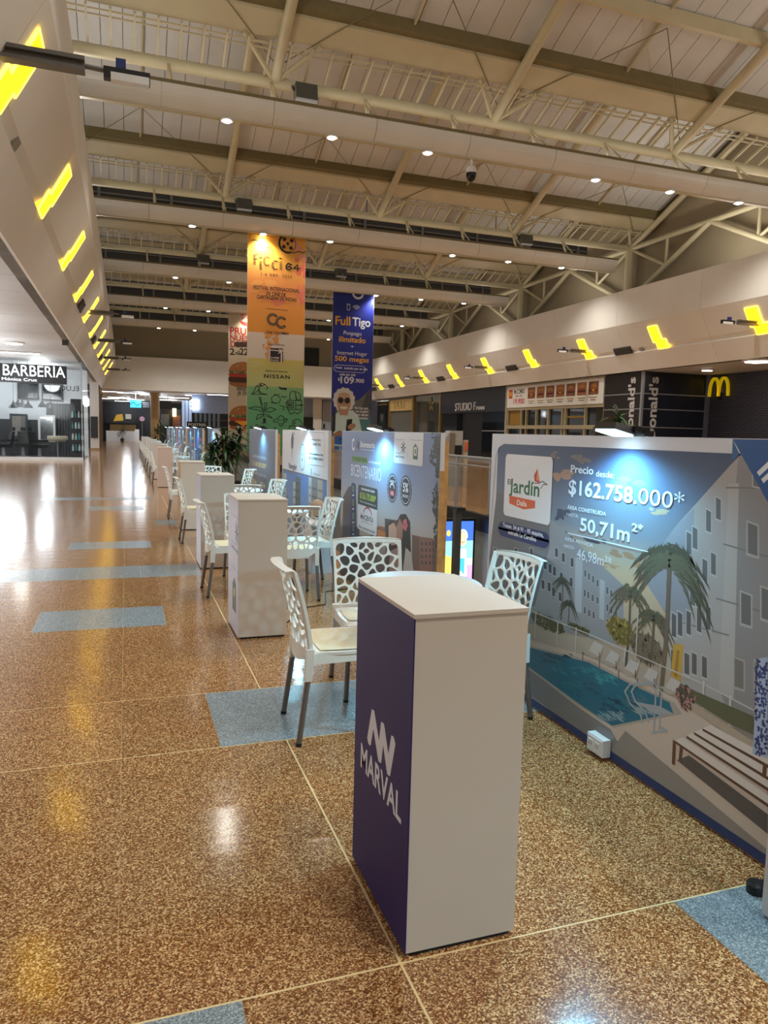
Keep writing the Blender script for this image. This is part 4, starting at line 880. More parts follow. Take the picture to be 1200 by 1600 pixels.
def table(x, y, label, r=.33):
    t = thing('round_table', label, 'table', (x, y, 0), 'white round tables')
    MB().lathe((x, y, .705), [(r - .02, 0), (r, .008), (r, .02), (r - .008, .026)], 36).build('tabletop', tabm, t, True)
    MB().lathe((x, y, 0), [(.035, .02), (.03, .1), (.03, .66), (.07, .705)], 16).build('pedestal', tabm, t, True)
    MB().lathe((x, y, 0), [(.13, 0), (.13, .008), (.06, .025), (.035, .03)], 24).build('foot_disc', tabm, t, True)
table(1.43, 3.5, 'white round table behind the purple sided counter')
table(1.4, 7.12, 'white round table behind the green emblem counter', .28)
table(1.35, 9.62, 'white round table behind the third counter'); table(1.3, 12.2, 'white round table behind the wood sided counter', .3)
for i, y in enumerate((20.9, 23.9, 26.9, 29.9, 33, 36, 39, 42)): table(1.32, y, f'far white round table, {ORD[i]} beyond the pinkish counter')
t = thing('display_plinth', 'low white plinth with a tan dome in the gap left of the couple board', 'plinth', (1.93, 7.66, 0))
MB().box(1.83, 2.06, 7.5, 7.82, 0, .5).build('plinth_body', boardm, t); MB().prism([(1.8, 7.47, .5), (2.08, 7.47, .5), (2.08, 7.85, .62), (1.8, 7.85, .62)], (0, 0, .02)).build('sloped_top', boardm, t)
MB().lathe((1.94, 7.7, .6), [(.1, 0), (.1, .05), (.08, .12), (.04, .16), (.01, .17)], 16).build('dome', mat('tan_dome', (176, 142, 112), .6), t, True)
t = thing('cable', 'thin dark power cable lying across the booth floor behind the second counter', 'cable', (1.3, 6.2, 0))
MB().tube([(1.12, 5.5, .004), (1.25, 5.7, .004), (1.35, 6.0, .004), (1.62, 6.1, .004), (1.75, 6.6, .004), (2.05, 6.7, .004)], .004, 5).build('cord', black, t); MB().box(1.24, 1.29, 5.66, 5.7, .0, .02).build('plug', black, t)
# ---------------- potted palms
leafm = mat('palm_leaf', (44, 74, 36), .45, var=.5, scale=5); trunkm = mat('palm_trunk', (124, 102, 70), .7, var=.2, scale=12); potm = mat('dark_pot', (52, 46, 44), .5)
def plant(x, y, hgt, rad, n, label, seed, z0=0, pot=1):
    rnd = random.Random(seed); t = thing('potted_palm', label, 'plant', (x, y, z0), 'potted palms')
    MB().lathe((x, y, z0), [(.15, 0), (.19, .3), (.2, .32), (.17, .32), (.16, .29)], 18).build('pot', potm, t, True)
    tr = MB()
    for k in range(3): tr.tube([(x + .04 * (k - 1), y + .03 * (k % 2), z0 + .29), (x + .1 * (k - 1), y, z0 + hgt * .45), (x + .14 * (k - 1), y + .05 * (k % 2), z0 + hgt * (.62 + .12 * k))], .03, 7, r2=.02)
    tr.build('trunk', trunkm, t, True); lf = MB()
    for k in range(3):
        c = Vector((x + .14 * (k - 1), y + .05 * (k % 2), z0 + hgt * (.62 + .12 * k)))
        for i in range(n):
            a = rnd.uniform(0, 6.283); el = rnd.uniform(-.35, 1.35); l = rad * rnd.uniform(.7, 1.15); d = Vector((math.cos(a) * math.cos(el), math.sin(a) * math.cos(el), math.sin(el)))
            sd = Vector((-math.sin(a), math.cos(a), 0)) * rnd.uniform(.022, .036); base = c + Vector((0, 0, rnd.uniform(-.22, .12) * hgt)); pts = []
            for j in range(5):
                u = j / 4; p = base + d * l * u - Vector((0, 0, l * .55 * u * u)); w = sd * (math.sin(math.pi * min(1, .12 + u * .88)) + .05); pts.append((p - w, p + w + Vector((0, 0, .004))))
            o = [q for pr in pts for q in pr]; lf.add(o, [(2 * j, 2 * j + 1, 2 * j + 3, 2 * j + 2) for j in range(4)])
    f = lf.build('foliage', leafm, t, True); f['kind'] = 'stuff'
plant(2.3, 17.2, 1.5, .5, 60, 'leafy potted palm behind the dusky grey board, right one of the pair', 3)
plant(2.22, 19.0 - 1.5, 1.0, .3, 10, 'small low potted palm between the two tall ones', 9) if 0 else None
plant(1.95, 17.0, 1.42, .5, 60, 'leafy potted palm behind the dusky grey board, left one of the pair', 5)
plant(1.7, 44.6, 1.9, .5, 40, 'dark potted palm at the far end of the counter row', 6)
plant(7.6, 10.4, 2.0, .42, 55, 'potted palm across the opening, above the pool picture board', 8)
# ---------------- hanging banners
clothm = mat('banner_edge', (226, 220, 206), .7)
def banner(x0, x1, y, zt, zb, label):
    t = thing('hanging_banner', label, 'banner', ((x0 + x1) / 2, y, zb), 'hanging banners'); MB().box(x0, x1, y, y + .012, zb, zt).build('fabric', clothm, t)
    MB().tube([(x0 - .03, y + .006, zt), (x1 + .03, y + .006, zt)], .03, 8).build('top_bar', grey, t)
    MB().tube([(x0 - .03, y + .006, zb), (x1 + .03, y + .006, zb)], .025, 8).build('bottom_bar', grey, t)
    w = MB()
    for x in (x0 + .2, x1 - .2): w.tube([(x, y + .006, zt), (x, y + .2, 9.3)], .008, 5)
    w.build('hanger_wire', black, t); P = Print((x0, y, 0), (1, 0, 0), (0, 0, 1), .0001); P.clip = (.004, x1 - x0 - .004, zb + .02, zt - .01); return t, P
f_ = TR[1] - .44
k = f_ / 28; X = lambda v: v * k
tb, P = banner(4.27 * k, 6.44 * k, f_, 8.36, .62, 'orange to green film festival banner hanging in the middle of the hall')
w = 2.17 * k; g1 = lambda x, y: (380 + x / 9.409, 350 + y / 9.409); g2 = lambda x, y: (380 + x / 9.409, 510 + y / 9.409)
zz = lambda y: P.p(430, y)[1]
P.grad(.004, w - .004, [(.63, (84, 150, 104)), (zz(640), (96, 158, 108)), (zz(606), (128, 172, 116)), (zz(603), (186, 186, 124)), (zz(575), (196, 186, 106)), (zz(562), (206, 186, 100)), (zz(560), (216, 200, 184)), (zz(522), (222, 204, 190)), (zz(520), (230, 150, 54)), (zz(480), (232, 148, 62)), (zz(450), (230, 140, 76)), (zz(420), (232, 160, 70)), (zz(390), (234, 168, 52)), (8.35, (226, 146, 50))])
for x, y, rx, ry, c in ((860, 650, .25, .5, (226, 110, 84)), (850, 1050, .22, .5, (226, 120, 96)), (500, 1150, .3, .15, (228, 118, 96)), (820, 400, .25, .4, (224, 150, 120)), (300, 950, .5, .4, (236, 160, 84)), (200, 300, .2, .5, (238, 180, 60))): P.cloud(*P.p(*g1(x, y)), rx, ry, c, 9)
for x, y, rx, ry in ((400, 140, .32, .25), (340, 290, .2, .16), (440, 220, .25, .14), (350, 410, .08, .2)): P.cloud(*P.p(*g2(x, y)), rx, ry, (224, 150, 72), 8)
P.cloud(*P.p(*g2(200, 560)), .4, .14, (196, 190, 120), 8); P.cloud(*P.p(*g2(760, 850)), .3, .15, (190, 186, 104), 8); P.cloud(*P.p(*g2(850, 640)), .2, .4, (196, 180, 120), 6)
K = (34, 26, 26); sk = lambda pts, fn, wd=.022: P.line([P.p(*fn(*q)) for q in pts], wd, K)
sk([(140, 235), (200, 242), (250, 255), (255, 278), (270, 262), (325, 262)], g1, .03); P.pp([g1(250, 252), g1(330, 254), g1(320, 272), g1(262, 280)], K); P.pp([g1(336, 330), g1(380, 340), g1(432, 340), g1(410, 354), g1(350, 352)], K)
a, b = P.p(*g1(655, 290)); P.ring(a, b, .3, .3, .07, K, 90, 285); P.ring(a, b, .285, .29, .022, K)
for q in range(4): P.ell(a + .18 * math.cos(q * 1.571 + .7), b + .18 * math.sin(q * 1.571 + .7), .075, .07, K, 6, q)
P.ell(a, b, .05, .06, K); sk([(560, 385), (660, 425), (740, 425), (820, 405), (880, 425), (935, 410)], g1, .028)
def zig(pts, fn, n=7):                          # the zigzag strokes of the festival lettering
    P1 = [P.p(*fn(*q)) for q in pts]; ps = []
    for a, b in zip(P1, P1[1:]):
        l = math.hypot(b[0] - a[0], b[1] - a[1]); m_ = max(2, int(l / .045))
        for i in range(m_):
            u = (i + .5) / m_; x, y = a[0] + (b[0] - a[0]) * u, a[1] + (b[1] - a[1]) * u
            for s_ in (-1, 1): ps.append([(x - .045 + .0, y + .008 * s_), (x - .045, y + .008 * s_ + .012), (x, y + .024 + .008 * s_), (x + .045, y + .008 * s_ + .012), (x + .045, y + .008 * s_), (x, y + .012 + .008 * s_)])
    P.multi(ps, K)
zig([(165, 605), (165, 455), (215, 450)], g1); zig([(165, 520), (205, 515)], g1); zig([(258, 680), (258, 545)], g1); zig([(258, 500), (259, 495)], g1)
zig([(385, 510), (345, 485), (310, 515), (310, 590), (345, 620), (385, 600)], g1); zig([(505, 560), (465, 545), (430, 580), (430, 640), (465, 675), (505, 665)], g1); zig([(552, 685), (552, 555)], g1); zig([(546, 515), (547, 508)], g1)
sk([(710, 600), (660, 580), (628, 620), (635, 665), (680, 675), (712, 650), (680, 625), (640, 640)], g1, .05); sk([(800, 600), (740, 655), (835, 655)], g1, .04); sk([(800, 610), (805, 690)], g1, .04)
P.text('1-6 ABR. 2025', *P.p(*g1(265, 755)), P.p(*g1(715, 0))[0] - P.p(*g1(265, 0))[0], .1, K, track=.12)
for tx, x0, x1, y in (('FESTIVAL INTERNACIONAL', 150, 835, 975), ('DE CINE DE', 338, 628, 1050), ('CARTAGENA DE INDIAS', 200, 790, 1110)): P.text(tx, P.p(*g1(x0, y))[0], P.p(*g1(500, y + 10))[1], P.p(*g1(x1, 0))[0] - P.p(*g1(x0, 0))[0], .13, K, 1)
P.text('SALA DE EXHIBICIÓN'.replace('Ó', 'Ó'), P.p(*g1(338, 0))[0], P.p(*g1(338, 1262))[1], .78, .045, (110, 70, 40)) if 0 else P.line([P.p(*g1(338, 1245)), P.p(*g1(650, 1272))], .03, (150, 96, 50))
for cx, cy in ((435, 1405), (560, 1450)):
    a, b = P.p(*g1(cx, cy)); P.ring(a, b, .17, .17, .085, (26, 24, 28), 45, 315); P.ring(a, b, .175, .175, .016, (200, 150, 90), 50, 310)
P.text('CINE COLOMBIA', P.p(*g2(330, 0))[0], P.p(*g2(330, 104))[1], .83, .09, (52, 34, 28), 1); P.text('SEDE OFICIAL', P.p(*g2(370, 0))[0], P.p(*g2(370, 272))[1], .6, .05, (120, 90, 76), 1)
P.pp([g2(398, 320), g2(585, 322), g2(585, 525), g2(396, 515)], (36, 28, 34)); P.pp([g2(398, 342), g2(540, 350), g2(500, 362), g2(398, 356)], (222, 204, 190)); P.lp([g2(560, 520), g2(562, 400), g2(545, 350)], .05, (222, 204, 190))
for q in range(6): a, b = P.p(*g2(555, 370)); P.line([(a, b), (a + .12 * math.cos(q * .9 + .3), b + .1 * math.sin(q * .9 + .3))], .03, (222, 204, 190))
P.text('CARIBE', P.p(*g2(408, 0))[0], P.p(*g2(408, 470))[1], .3, .06, (222, 204, 190), 1); P.text('PLAZA', P.p(*g2(408, 0))[0], P.p(*g2(408, 508))[1], .3, .06, (222, 204, 190), 1)
P.text('VEHÍCULO OFICIAL', P.p(*g2(325, 0))[0], P.p(*g2(325, 665))[1], .82, .055, (96, 96, 66), 1); P.text('NISSAN', P.p(*g2(310, 0))[0], P.p(*g2(310, 755))[1], .92, .135, (44, 44, 40), 1, track=.12)
for pts in ([(120, 1000), (160, 950), (190, 880), (250, 860), (280, 880), (320, 850), (360, 900), (340, 930)], [(140, 990), (200, 960), (230, 930), (260, 980), (350, 1000), (120, 998)], [(200, 880), (240, 900), (215, 945), (245, 985)], [(230, 850), (260, 835), (310, 850)],
            [(480, 1140), (420, 1100), (415, 1050), (460, 1010), (520, 1020), (550, 1080), (520, 1130), (400, 1120)], [(455, 995), (500, 1015), (530, 990)], [(560, 1030), (570, 1040), (580, 1025), (600, 1045), (620, 1030), (640, 1045)],
            [(230, 1040), (260, 1140), (300, 1250), (305, 1340)], [(250, 1040), (280, 1150)], [(300, 1240), (250, 1190), (180, 1180), (80, 1200), (130, 1215), (220, 1230), (300, 1260)], [(310, 1230), (310, 1130), (345, 1120), (340, 1190), (315, 1240)], [(310, 1240), (400, 1190), (480, 1220), (400, 1260), (320, 1255)], [(300, 1290), (210, 1300), (190, 1370), (250, 1340), (300, 1300)], [(320, 1290), (380, 1310), (430, 1350), (340, 1320)],
            [(690, 1080), (680, 1000), (700, 960), (760, 955), (780, 1080)], [(770, 960), (800, 970), (840, 1000), (840, 1080), (790, 1080), (770, 1010)], [(650, 1085), (860, 1090), (855, 1220), (655, 1225), (650, 1085)], [(630, 1110), (740, 1115), (735, 1200), (630, 1195), (630, 1110)], [(770, 1090), (770, 1220)], [(780, 1160), (880, 1155)], [(660, 1230), (690, 1290), (760, 1260), (800, 1290), (860, 1235)], [(530, 1160), (600, 1180), (585, 1240)],
            [(510, 1390), (520, 1330), (550, 1310), (595, 1330), (600, 1400), (575, 1460), (545, 1465), (515, 1420)], [(500, 1350), (445, 1380), (450, 1410), (510, 1400)], [(600, 1360), (650, 1360), (630, 1400), (600, 1400)], [(535, 1380), (550, 1375)], [(570, 1380), (585, 1375)], [(545, 1430), (575, 1428)],
            [(880, 1445), (830, 1370), (770, 1360), (720, 1400), (730, 1430), (765, 1420), (750, 1395)], [(680, 1510), (675, 1465), (740, 1450), (790, 1500)], [(185, 1445), (250, 1465), (310, 1470), (290, 1510), (190, 1500), (185, 1445)], [(440, 1520), (465, 1480), (480, 1520)], [(100, 1460), (105, 1510)], [(125, 1470), (128, 1512)]): sk(pts, g2)
P.pp([g2(290, 1350), g2(330, 1355), g2(330, 1410), g2(350, 1420), g2(270, 1425), g2(292, 1405)], K); P.pp([g2(515, 880), g2(560, 900), g2(640, 905), g2(635, 938), g2(540, 925)], K); P.pp([g2(240, 860), g2(275, 850), g2(262, 885), g2(240, 885)], K); P.pp([g2(650, 1130), g2(720, 1135), g2(715, 1180), g2(650, 1175)], (60, 80, 60)); P.pp([g2(820, 1145), g2(880, 1150), g2(880, 1168), g2(820, 1165)], K); P.build('printed_cloth', tb)
# blue telephone banner
f_ = TR[2] - .44; k = f_ / 37
tb, P = banner(9.96 * k, 12.15 * k, f_, 8.3, .55, 'dark blue phone plan banner with a white haired man at its foot'); w = 2.19 * k
b4 = lambda x, y: (340 + x / 4, 340 + y / 4); zz = lambda y: P.p(550, y)[1]; X0 = lambda x, y: P.p(*b4(x, y))
P.grad(.004, w - .004, [(.56, (36, 96, 176)), (zz(677), (40, 104, 180)), (zz(676), (24, 36, 110)), (zz(600), (26, 40, 140)), (8.29, (22, 36, 128))])
L = (214, 214, 224); Yl = (222, 162, 50)
a, b = X0(878, 470); P.ring(a, b, .26, .26, .1, L, 200, 340); a, b = X0(818, 560); P.rrect(a - .08, b - .14, a + .08, b + .16, .03, L); P.rrect(a - .06, b - .11, a + .06, b + .12, .02, (24, 38, 132)); a, b = X0(866, 578)
for r in (.08, .15, .22): P.ring(a, b, r, r, .025, L, 40, 140)
def bt(tx, x0, x1, y, hh, c, bd=1): a, b = X0(x0, y); c2 = X0(x1, y)[0]; P.text(tx, a, X0(845, y)[1], c2 - a, hh, c, bd)
bt('Full', 735, 830, 675, .42, Yl); bt('Tigo', 842, 955, 675, .42, L); bt('Pospago', 788, 900, 735, .2, L, 0); bt('ilimitado', 758, 925, 780, .27, Yl); bt('+', 830, 852, 815, .14, L, 0); bt('Internet Hogar', 748, 935, 860, .2, L, 0); bt('500 megas', 732, 946, 900, .25, Yl)
a, b = X0(726, 962); c = X0(944, 0)[0]; d = X0(726, 918)[1]; P.rrect(a, b, c, d, .16, L); P.rrect(a + .02, b + .02, c - .02, d - .02, .15, (24, 38, 134)); bt('max', 738, 780, 948, .12, L); bt('incluido por un año', 792, 936, 950, .12, L); bt('todo por solo', 762, 862, 990, .13, L); bt('$', 752, 764, 1022, .14, L); bt('109', 768, 852, 1038, .34, L); bt('.900', 855, 915, 1030, .2, L)
P.poly([X0(880, 1140), X0(955, 1075), X0(955, 1360), X0(715, 1360), X0(715, 1250), X0(760, 1170)], (96, 100, 98)); P.poly([X0(930, 1100), X0(955, 1080), X0(955, 1200), X0(900, 1190)], (66, 72, 72)); P.poly([X0(850, 1260), X0(955, 1250), X0(955, 1350), X0(850, 1350)], (70, 120, 128))
P.poly([X0(722, 1350), X0(735, 1230), X0(765, 1205), X0(845, 1205), X0(880, 1240), X0(905, 1350)], (184, 206, 204)); P.poly([X0(715, 1350), X0(722, 1215), X0(738, 1210), X0(735, 1330)], (30, 34, 40))
a, b = X0(790, 1140); P.ell(a, b, .56, .6, (200, 198, 192), 26, jag=.05); P.ell(a, b - .12, .36, .48, (176, 140, 116)); P.poly([(a - .3, b - .38), (a + .28, b - .38), (a + .2, b - .75), (a - .2, b - .75)], (170, 132, 108)); P.ell(a, b + .22, .3, .14, (186, 152, 130))
for s_ in (-1, 1): P.ell(a + s_ * .17, b - .02, .14, .15, (24, 22, 24))
P.line([(a - .05, b), (a + .05, b)], .04, (24, 22, 24)); P.ell(a, b - .38, .2, .07, (206, 204, 198)); P.poly([(a - .06, b - .1), (a + .06, b - .1), (a + .09, b - .28), (a - .09, b - .28)], (160, 122, 100))
P.poly([X0(808, 1262), X0(842, 1258), X0(836, 1330), X0(800, 1336)], (20, 20, 24)); P.ell(*X0(838, 1305), .22, .14, (160, 122, 100), 14, .4); P.poly([X0(725, 1350), X0(760, 1330), X0(830, 1345), X0(830, 1362), X0(725, 1368)], (150, 112, 92))
for i, tx in enumerate(('No hay que', 'ser un genio', 'para darse', 'cuenta.')): bt(tx, 856 + 8 * (i % 2) + (20 if i == 3 else 0), 940, 1195 + 21 * i, .12, L)
bt('Tigo', 760, 850, 1412, .24, (16, 34, 110)); P.build('printed_cloth', tb)
# burger banner
f_ = TR[3] - .44; k = f_ / 46
tb, P = banner(5.89 * k, 8.3 * k, f_, 8.6, .6, 'beige burger offer banner half hidden behind the orange one'); w = 2.41 * k
P.rect(.004, .61, w - .004, 8.59, (196, 178, 150)); v3 = lambda x, y: P.p(350 + x / 7.62, 470 + y / 7.62)
a, b = v3(190, 180); P.rrect(a, b - .55, a + 1.1, b + .5, .3, (176, 40, 32)); P.rrect(a, b - .3, a + 1.1, b + .24, .08, (196, 178, 150)); P.text('BURGER', a + .05, b + .02, 1., .2, (176, 40, 32), 1); P.text('KING', a + .12, b - .26, .86, .24, (176, 40, 32), 1)
for tx, x, y, ww, hh, c in (('PRUEBA', 72, 395, 1.9, .42, (176, 30, 30)), ('NUESTRA', 72, 470, 1.95, .34, (176, 30, 30)), ('D', 76, 550, .3, .36, (176, 30, 30)), ('2', 68, 640, .28, .38, (34, 26, 24)), ('x$', 128, 636, .3, .22, (34, 26, 24)), ('22', 186, 640, .5, .38, (34, 26, 24)), ('WHOPPER', 145, 1070, 1.3, .22, (40, 30, 26)), ('JR DOBLE', 158, 1120, 1.1, .22, (40, 30, 26))): a, b = v3(x, y); P.text(tx, a, b, ww, hh, c, 1)
for x in (165, 215, 265): P.ell(*v3(x, 520), .22, .17, (74, 48, 34), 14)
a, b = v3(230, 880); P.burger(a, b, 1.75, 1.55); a, b = v3(230, 1400); P.burger(a, b, 1.7, 1.55, True); P.build('printed_cloth', tb)
# ================================================================== RIGHT SHOP FRONTS
SX = 19.42
navy = mat('navy_panel', (26, 30, 42), .35); brown = mat('black_brown_panel', (32, 28, 28), .35); gold = mat('gold_frame', (168, 140, 88), .35, .5); dkglass = mat('dark_glass', (22, 28, 32), .05, spec=.8)
silver = mat('silver_trim', (170, 172, 176), .35, .5); offw = mat('sign_white', (226, 222, 214), .5); letw = mat('letter_white', (206, 204, 202), .5)
amber = mat('amber_panel', (150, 112, 40), .5); alug = mat('window_frame_cream', (170, 158, 128), .45)
struct(MB().box(23.4, 23.6, 24.6, 58, 0, 4.2).build('wall_shops', navy))
def zat(y, py, px): return W(px, py, 0, SX).z
t = thing('clothing_shop', 'dark clothing shop front with pale STUDIO F lettering', 'shop', (SX, 40.2, 0))
MB().box(SX, SX + .3, 35.85, 44.7, 2.85, 4.2).build('sign_band', navy, t)
l = MB(); a = W(712, 630, 0, SX); b = W(744, 625, 0, SX); letters(l, 'STUDIO F', (SX - .002, a.y, 2.98), (0, -1, 0), (0, 0, 1), a.y - b.y, .5, .04); letters(l, 'MAN', (SX - .002, b.y - .12, 2.98), (0, -1, 0), (0, 0, 1), 1.0, .22, .04); l.build('lettering', letw, t)['kind'] = 'stuff'
for y0, y1 in ((42.3, 44.7), (35.9, 38.8)): MB().box(SX + .1, SX + .13, y0, y1, .1, 2.85).build('glass_pane', dkglass, t)
MB().box(SX + .35, SX + .4, 38.8, 42.3, 0, 2.85).build('doorway', black, t); MB().box(SX + .02, SX + .2, 35.9, 44.7, 0, .1).build('sill', silver, t); MB().box(SX + .08, SX + .12, 36, 38.8, 1.75, 1.8).build('rail', silver, t)
for y in (35.78, 44.78): MB().box(SX - .03, SX + .3, y - .09, y + .09, 0, 4.2).build('post', gold if y > 40 else alug, t)
t = thing('glass_shop', 'glass shop front with a pale gold flower on its glass, left of STUDIO F', 'shop', (SX, 47.2, 0))
MB().box(SX + .1, SX + .14, 44.9, 49.6, .1, 4.15).build('glass_pane', mat('smoke_glass', (62, 64, 58), .06, spec=.8), t); MB().box(SX, SX + .3, 44.9, 49.6, 0, .1).build('sill', gold, t); MB().box(SX - .02, SX + .3, 49.6, 49.8, 0, 4.19).build('post', gold, t)
f = MB(); c = W(674, 632, 0, SX + .08)
for i in range(5):
    a = math.radians(90 + 72 * i); f.prism([(SX + .08, c.y - math.cos(a + d) * r, c.z + math.sin(a + d) * r) for d, r in ((0, .08), (.4, .3), (0, .5), (-.4, .3))], (-.03, 0, 0))
f.build('flower_emblem', gold, t)
t = thing('gift_shop', 'shop front under a pale gold sign panel, two left of STUDIO F', 'shop', (SX, 52, 0))
MB().box(SX, SX + .2, 49.9, 54.6, 3.2, 4.05).build('sign_panel', mat('gold_panel', (206, 178, 118), .4), t); MB().box(SX + .1, SX + .14, 49.9, 54.6, .1, 3.2).build('glass_pane', mat('grey_glass', (112, 112, 106), .1), t)
f = MB()
for i in range(7): f.tube([(SX - .02, 51.3 + .35 * i, 3.35), (SX - .02, 51.45 + .35 * i + .2 * (i % 2), 3.85)], .03, 6)
f.build('branch_emblem', gold, t); MB().box(SX - .02, SX + .3, 54.6, 54.85, 0, 4.1).build('post', gold, t)
t = thing('poster_case', 'black framed poster case with a pale face print, last of the right shops', 'poster', (SX, 56.2, 0))
MB().box(SX, SX + .2, 55, 57.6, 0, 4.0).build('case', black, t); MB().box(SX - .02, SX, 55.6, 57.2, 2.1, 3.6).build('poster', mat('poster_dark', (38, 48, 50), .4), t)
P = Print((SX - .022, 57.2, 2.1), (0, -1, 0), (0, 0, 1), .0003); P.ell(.8, .8, .36, .5, (120, 128, 124)); P.ell(.8, 1.15, .4, .25, (30, 34, 36)); P.ell(.68, .85, .05, .03, (30, 34, 36)); P.ell(.92, .85, .05, .03, (30, 34, 36)); P.ell(.8, .55, .1, .03, (60, 60, 60)); P.build('poster_print', t); MB().box(SX - .06, SX, 55.2, 57.4, 3.7, 3.85).build('lamp_bar', gold, t)
# burger counter: menu, window
t = thing('menu_board', 'long white menu board with seven burger pictures above the dark window', 'sign', (SX, 31.4, 3))
MB().box(SX - .06, SX + .1, 27.12, 35.62, 3.0, 4.1).build('panel', offw, t); P = Print((SX - .062, 35.62, 3.0), (0, -1, 0), (0, 0, 1), .0001)
yl = W(793, 606, 0, SX - .06); P.rect(.15, .5, .55, .95, (190, 40, 32)); P.text('M', .22, .58, .26, .28, (230, 180, 40), 1); P.text('McCOMBO', .72, .72, 1.1, .24, (40, 36, 36), 1); P.text('DEL DÍA', .9, .55, .7, .11, (60, 56, 56), 1); P.text('19.900', .68, .2, 1.15, .28, (190, 40, 60), 1)
for i in range(7):
    x = 2.5 + .88 * i; P.rect(x - .36, .42, x + .36, .98, (150, 92, 50) if i % 2 else (116, 70, 44)); P.burger(x, .68, .56, .44, i % 3 == 0); P.rect(x - .28, .27, x + .28, .31, (170, 140, 70)); P.rect(x - .2, .17, x + .2, .2, (60, 50, 50))
P.build('printed_sheet', t)
MB().box(SX - .05, SX + .25, 27.08, 35.66, 4.1, 4.19).build('head', alug, t)
t = thing('shop_window', 'dark burger counter window with cream mullions under the menu board', 'window', (SX, 31.4, 0))
MB().box(SX + .12, SX + .2, 27.1, 35.6, 1.0, 2.99).build('glass_pane', dkglass, t); MB().box(SX - .02, SX + .2, 27.08, 35.66, 2.86, 2.99).box(SX - .04, SX + .2, 27.08, 35.66, 1.9, 2.08).box(SX, SX + .2, 27.08, 35.66, .9, 1.0).build('frame_rail', alug, t); MB().box(SX, SX + .25, 27.08, 35.66, 0, .9).build('lower_wall', offw, t)
for y in (27.1, 28.5, 30.1, 30.35, 31.6, 32.7, 33.7, 34.2, 35.62): MB().box(SX, SX + .18, y - .05, y + .05, 1.0, 2.9).build('mullion', alug, t)
MB().box(SX + .09, SX + .12, 34.2, 35.5, 2.1, 2.85).build('amber_screen', amber, t); MB().box(SX + .05, SX + .1, 28.6, 30.0, 2.42, 2.5).build('amber_rail', amber, t)
# dark panelled corner with vertical lettering
t = thing('corner_cladding', 'black panelled shop corner with two vertical rows of big pale letters', 'cladding', (21, 25.6, 0))
zz = [0, .95, 2.0, 2.72, 3.33, 4.21]
for a, b in zip(zz, zz[1:]): MB().box(SX - .05, SX + .1, 24.67, 27.05, a + .02, b - .02).build('panel', brown, t); MB().box(SX + .0, 22.5, 24.6, 24.7, a + .02, b - .02).build('panel', navy, t)
m_ = MB(); [m_.box(SX - .06, SX + .08, 24.62, 27.05, z - .02, z + .02).box(SX, 22.5, 24.59, 24.68, z - .02, z + .02) for z in zz[1:-1]]; m_.build('joint_strip', silver, t); MB().box(SX - .07, SX + .03, 24.57, 24.67, 0, 4.19).build('corner_trim', silver, t)
W1 = 'McDonald\'s'
l = MB(); letters(l, W1, (SX - .052, 25.02, .55), (0, 0, 1), (0, 1, 0), 3.45, .42, .03, 1)
l.build('lettering_front', letw, t)['kind'] = 'stuff'
l = MB(); letters(l, W1, (20.1, 24.598, .55), (0, 0, 1), (-1, 0, 0), 3.45, .42, .03, 1); o = l.build('lettering_side', letw, t); o['kind'] = 'stuff'
MB().box(22.5, 22.66, 24.5, 24.75, 0, 4.19).build('grey_column', mat('blue_grey_paint', (96, 102, 118), .5), t)
bk = bpy.data.materials.new('dark_brick'); bk.use_nodes = True; nt = bk.node_tree; bt_ = nt.nodes.new('ShaderNodeTexBrick'); g = nt.nodes.new('ShaderNodeNewGeometry'); mp = nt.nodes.new('ShaderNodeMapping'); mp.inputs['Rotation'].default_value = (math.pi / 2, 0, 0)
sp_ = nt.nodes.new('ShaderNodeSeparateXYZ'); cb = nt.nodes.new('ShaderNodeCombineXYZ'); nt.links.new(g.outputs['Position'], sp_.inputs[0]); nt.links.new(sp_.outputs['Y'], cb.inputs['X']); nt.links.new(sp_.outputs['Z'], cb.inputs['Y'])
bt_.inputs['Scale'].default_value = 1; bt_.inputs['Brick Width'].default_value = .3; bt_.inputs['Row Height'].default_value = .085; bt_.inputs['Mortar Size'].default_value = .005; bt_.inputs['Color1'].default_value = (*lin((44, 42, 50)), 1); bt_.inputs['Color2'].default_value = (*lin((34, 34, 44)), 1); bt_.inputs['Mortar'].default_value = (*lin((98, 96, 112)), 1)
nt.links.new(cb.outputs[0], bt_.inputs['Vector']); nt.links.new(bt_.outputs['Color'], nt.nodes['Principled BSDF'].inputs['Base Color']); nt.nodes['Principled BSDF'].inputs['Roughness'].default_value = .5
struct(MB().box(22.66, 22.9, -12, 24.55, 0, 4.19).build('wall_brick', bk))
t = thing('arches_emblem', 'yellow double arch emblem on the dark brick wall', 'sign', (22.56, 23.6, 3.2))
yA, yB = W(1109, 607, 0, 22.56).y, W(1138, 607, 0, 22.56).y; zB, zT = W(1122, 625, 0, 22.56).z, W(1120, 591, 0, 22.56).z
ya = mat('emblem_yellow', (226, 196, 20), .35, emit=.25); wA = (yA - yB) / 4
for yc in (yA - wA, yB + wA):
    b = MB(); pts = [(22.56, yc + wA * math.cos(math.radians(a)), zB + (zT - zB) * math.sin(math.radians(a)) ** .6) for a in [3 + 174 * i / 20 for i in range(21)]]
    for p, q in zip(pts, pts[1:]): b.bar(p, q, .1, .09)
    b.build('arch', ya, t)
MB().box(22.6, 22.665, yB + wA * 2 - .08, yB + wA * 2 + .08, zB, zB + .3).build('mount', black, t)
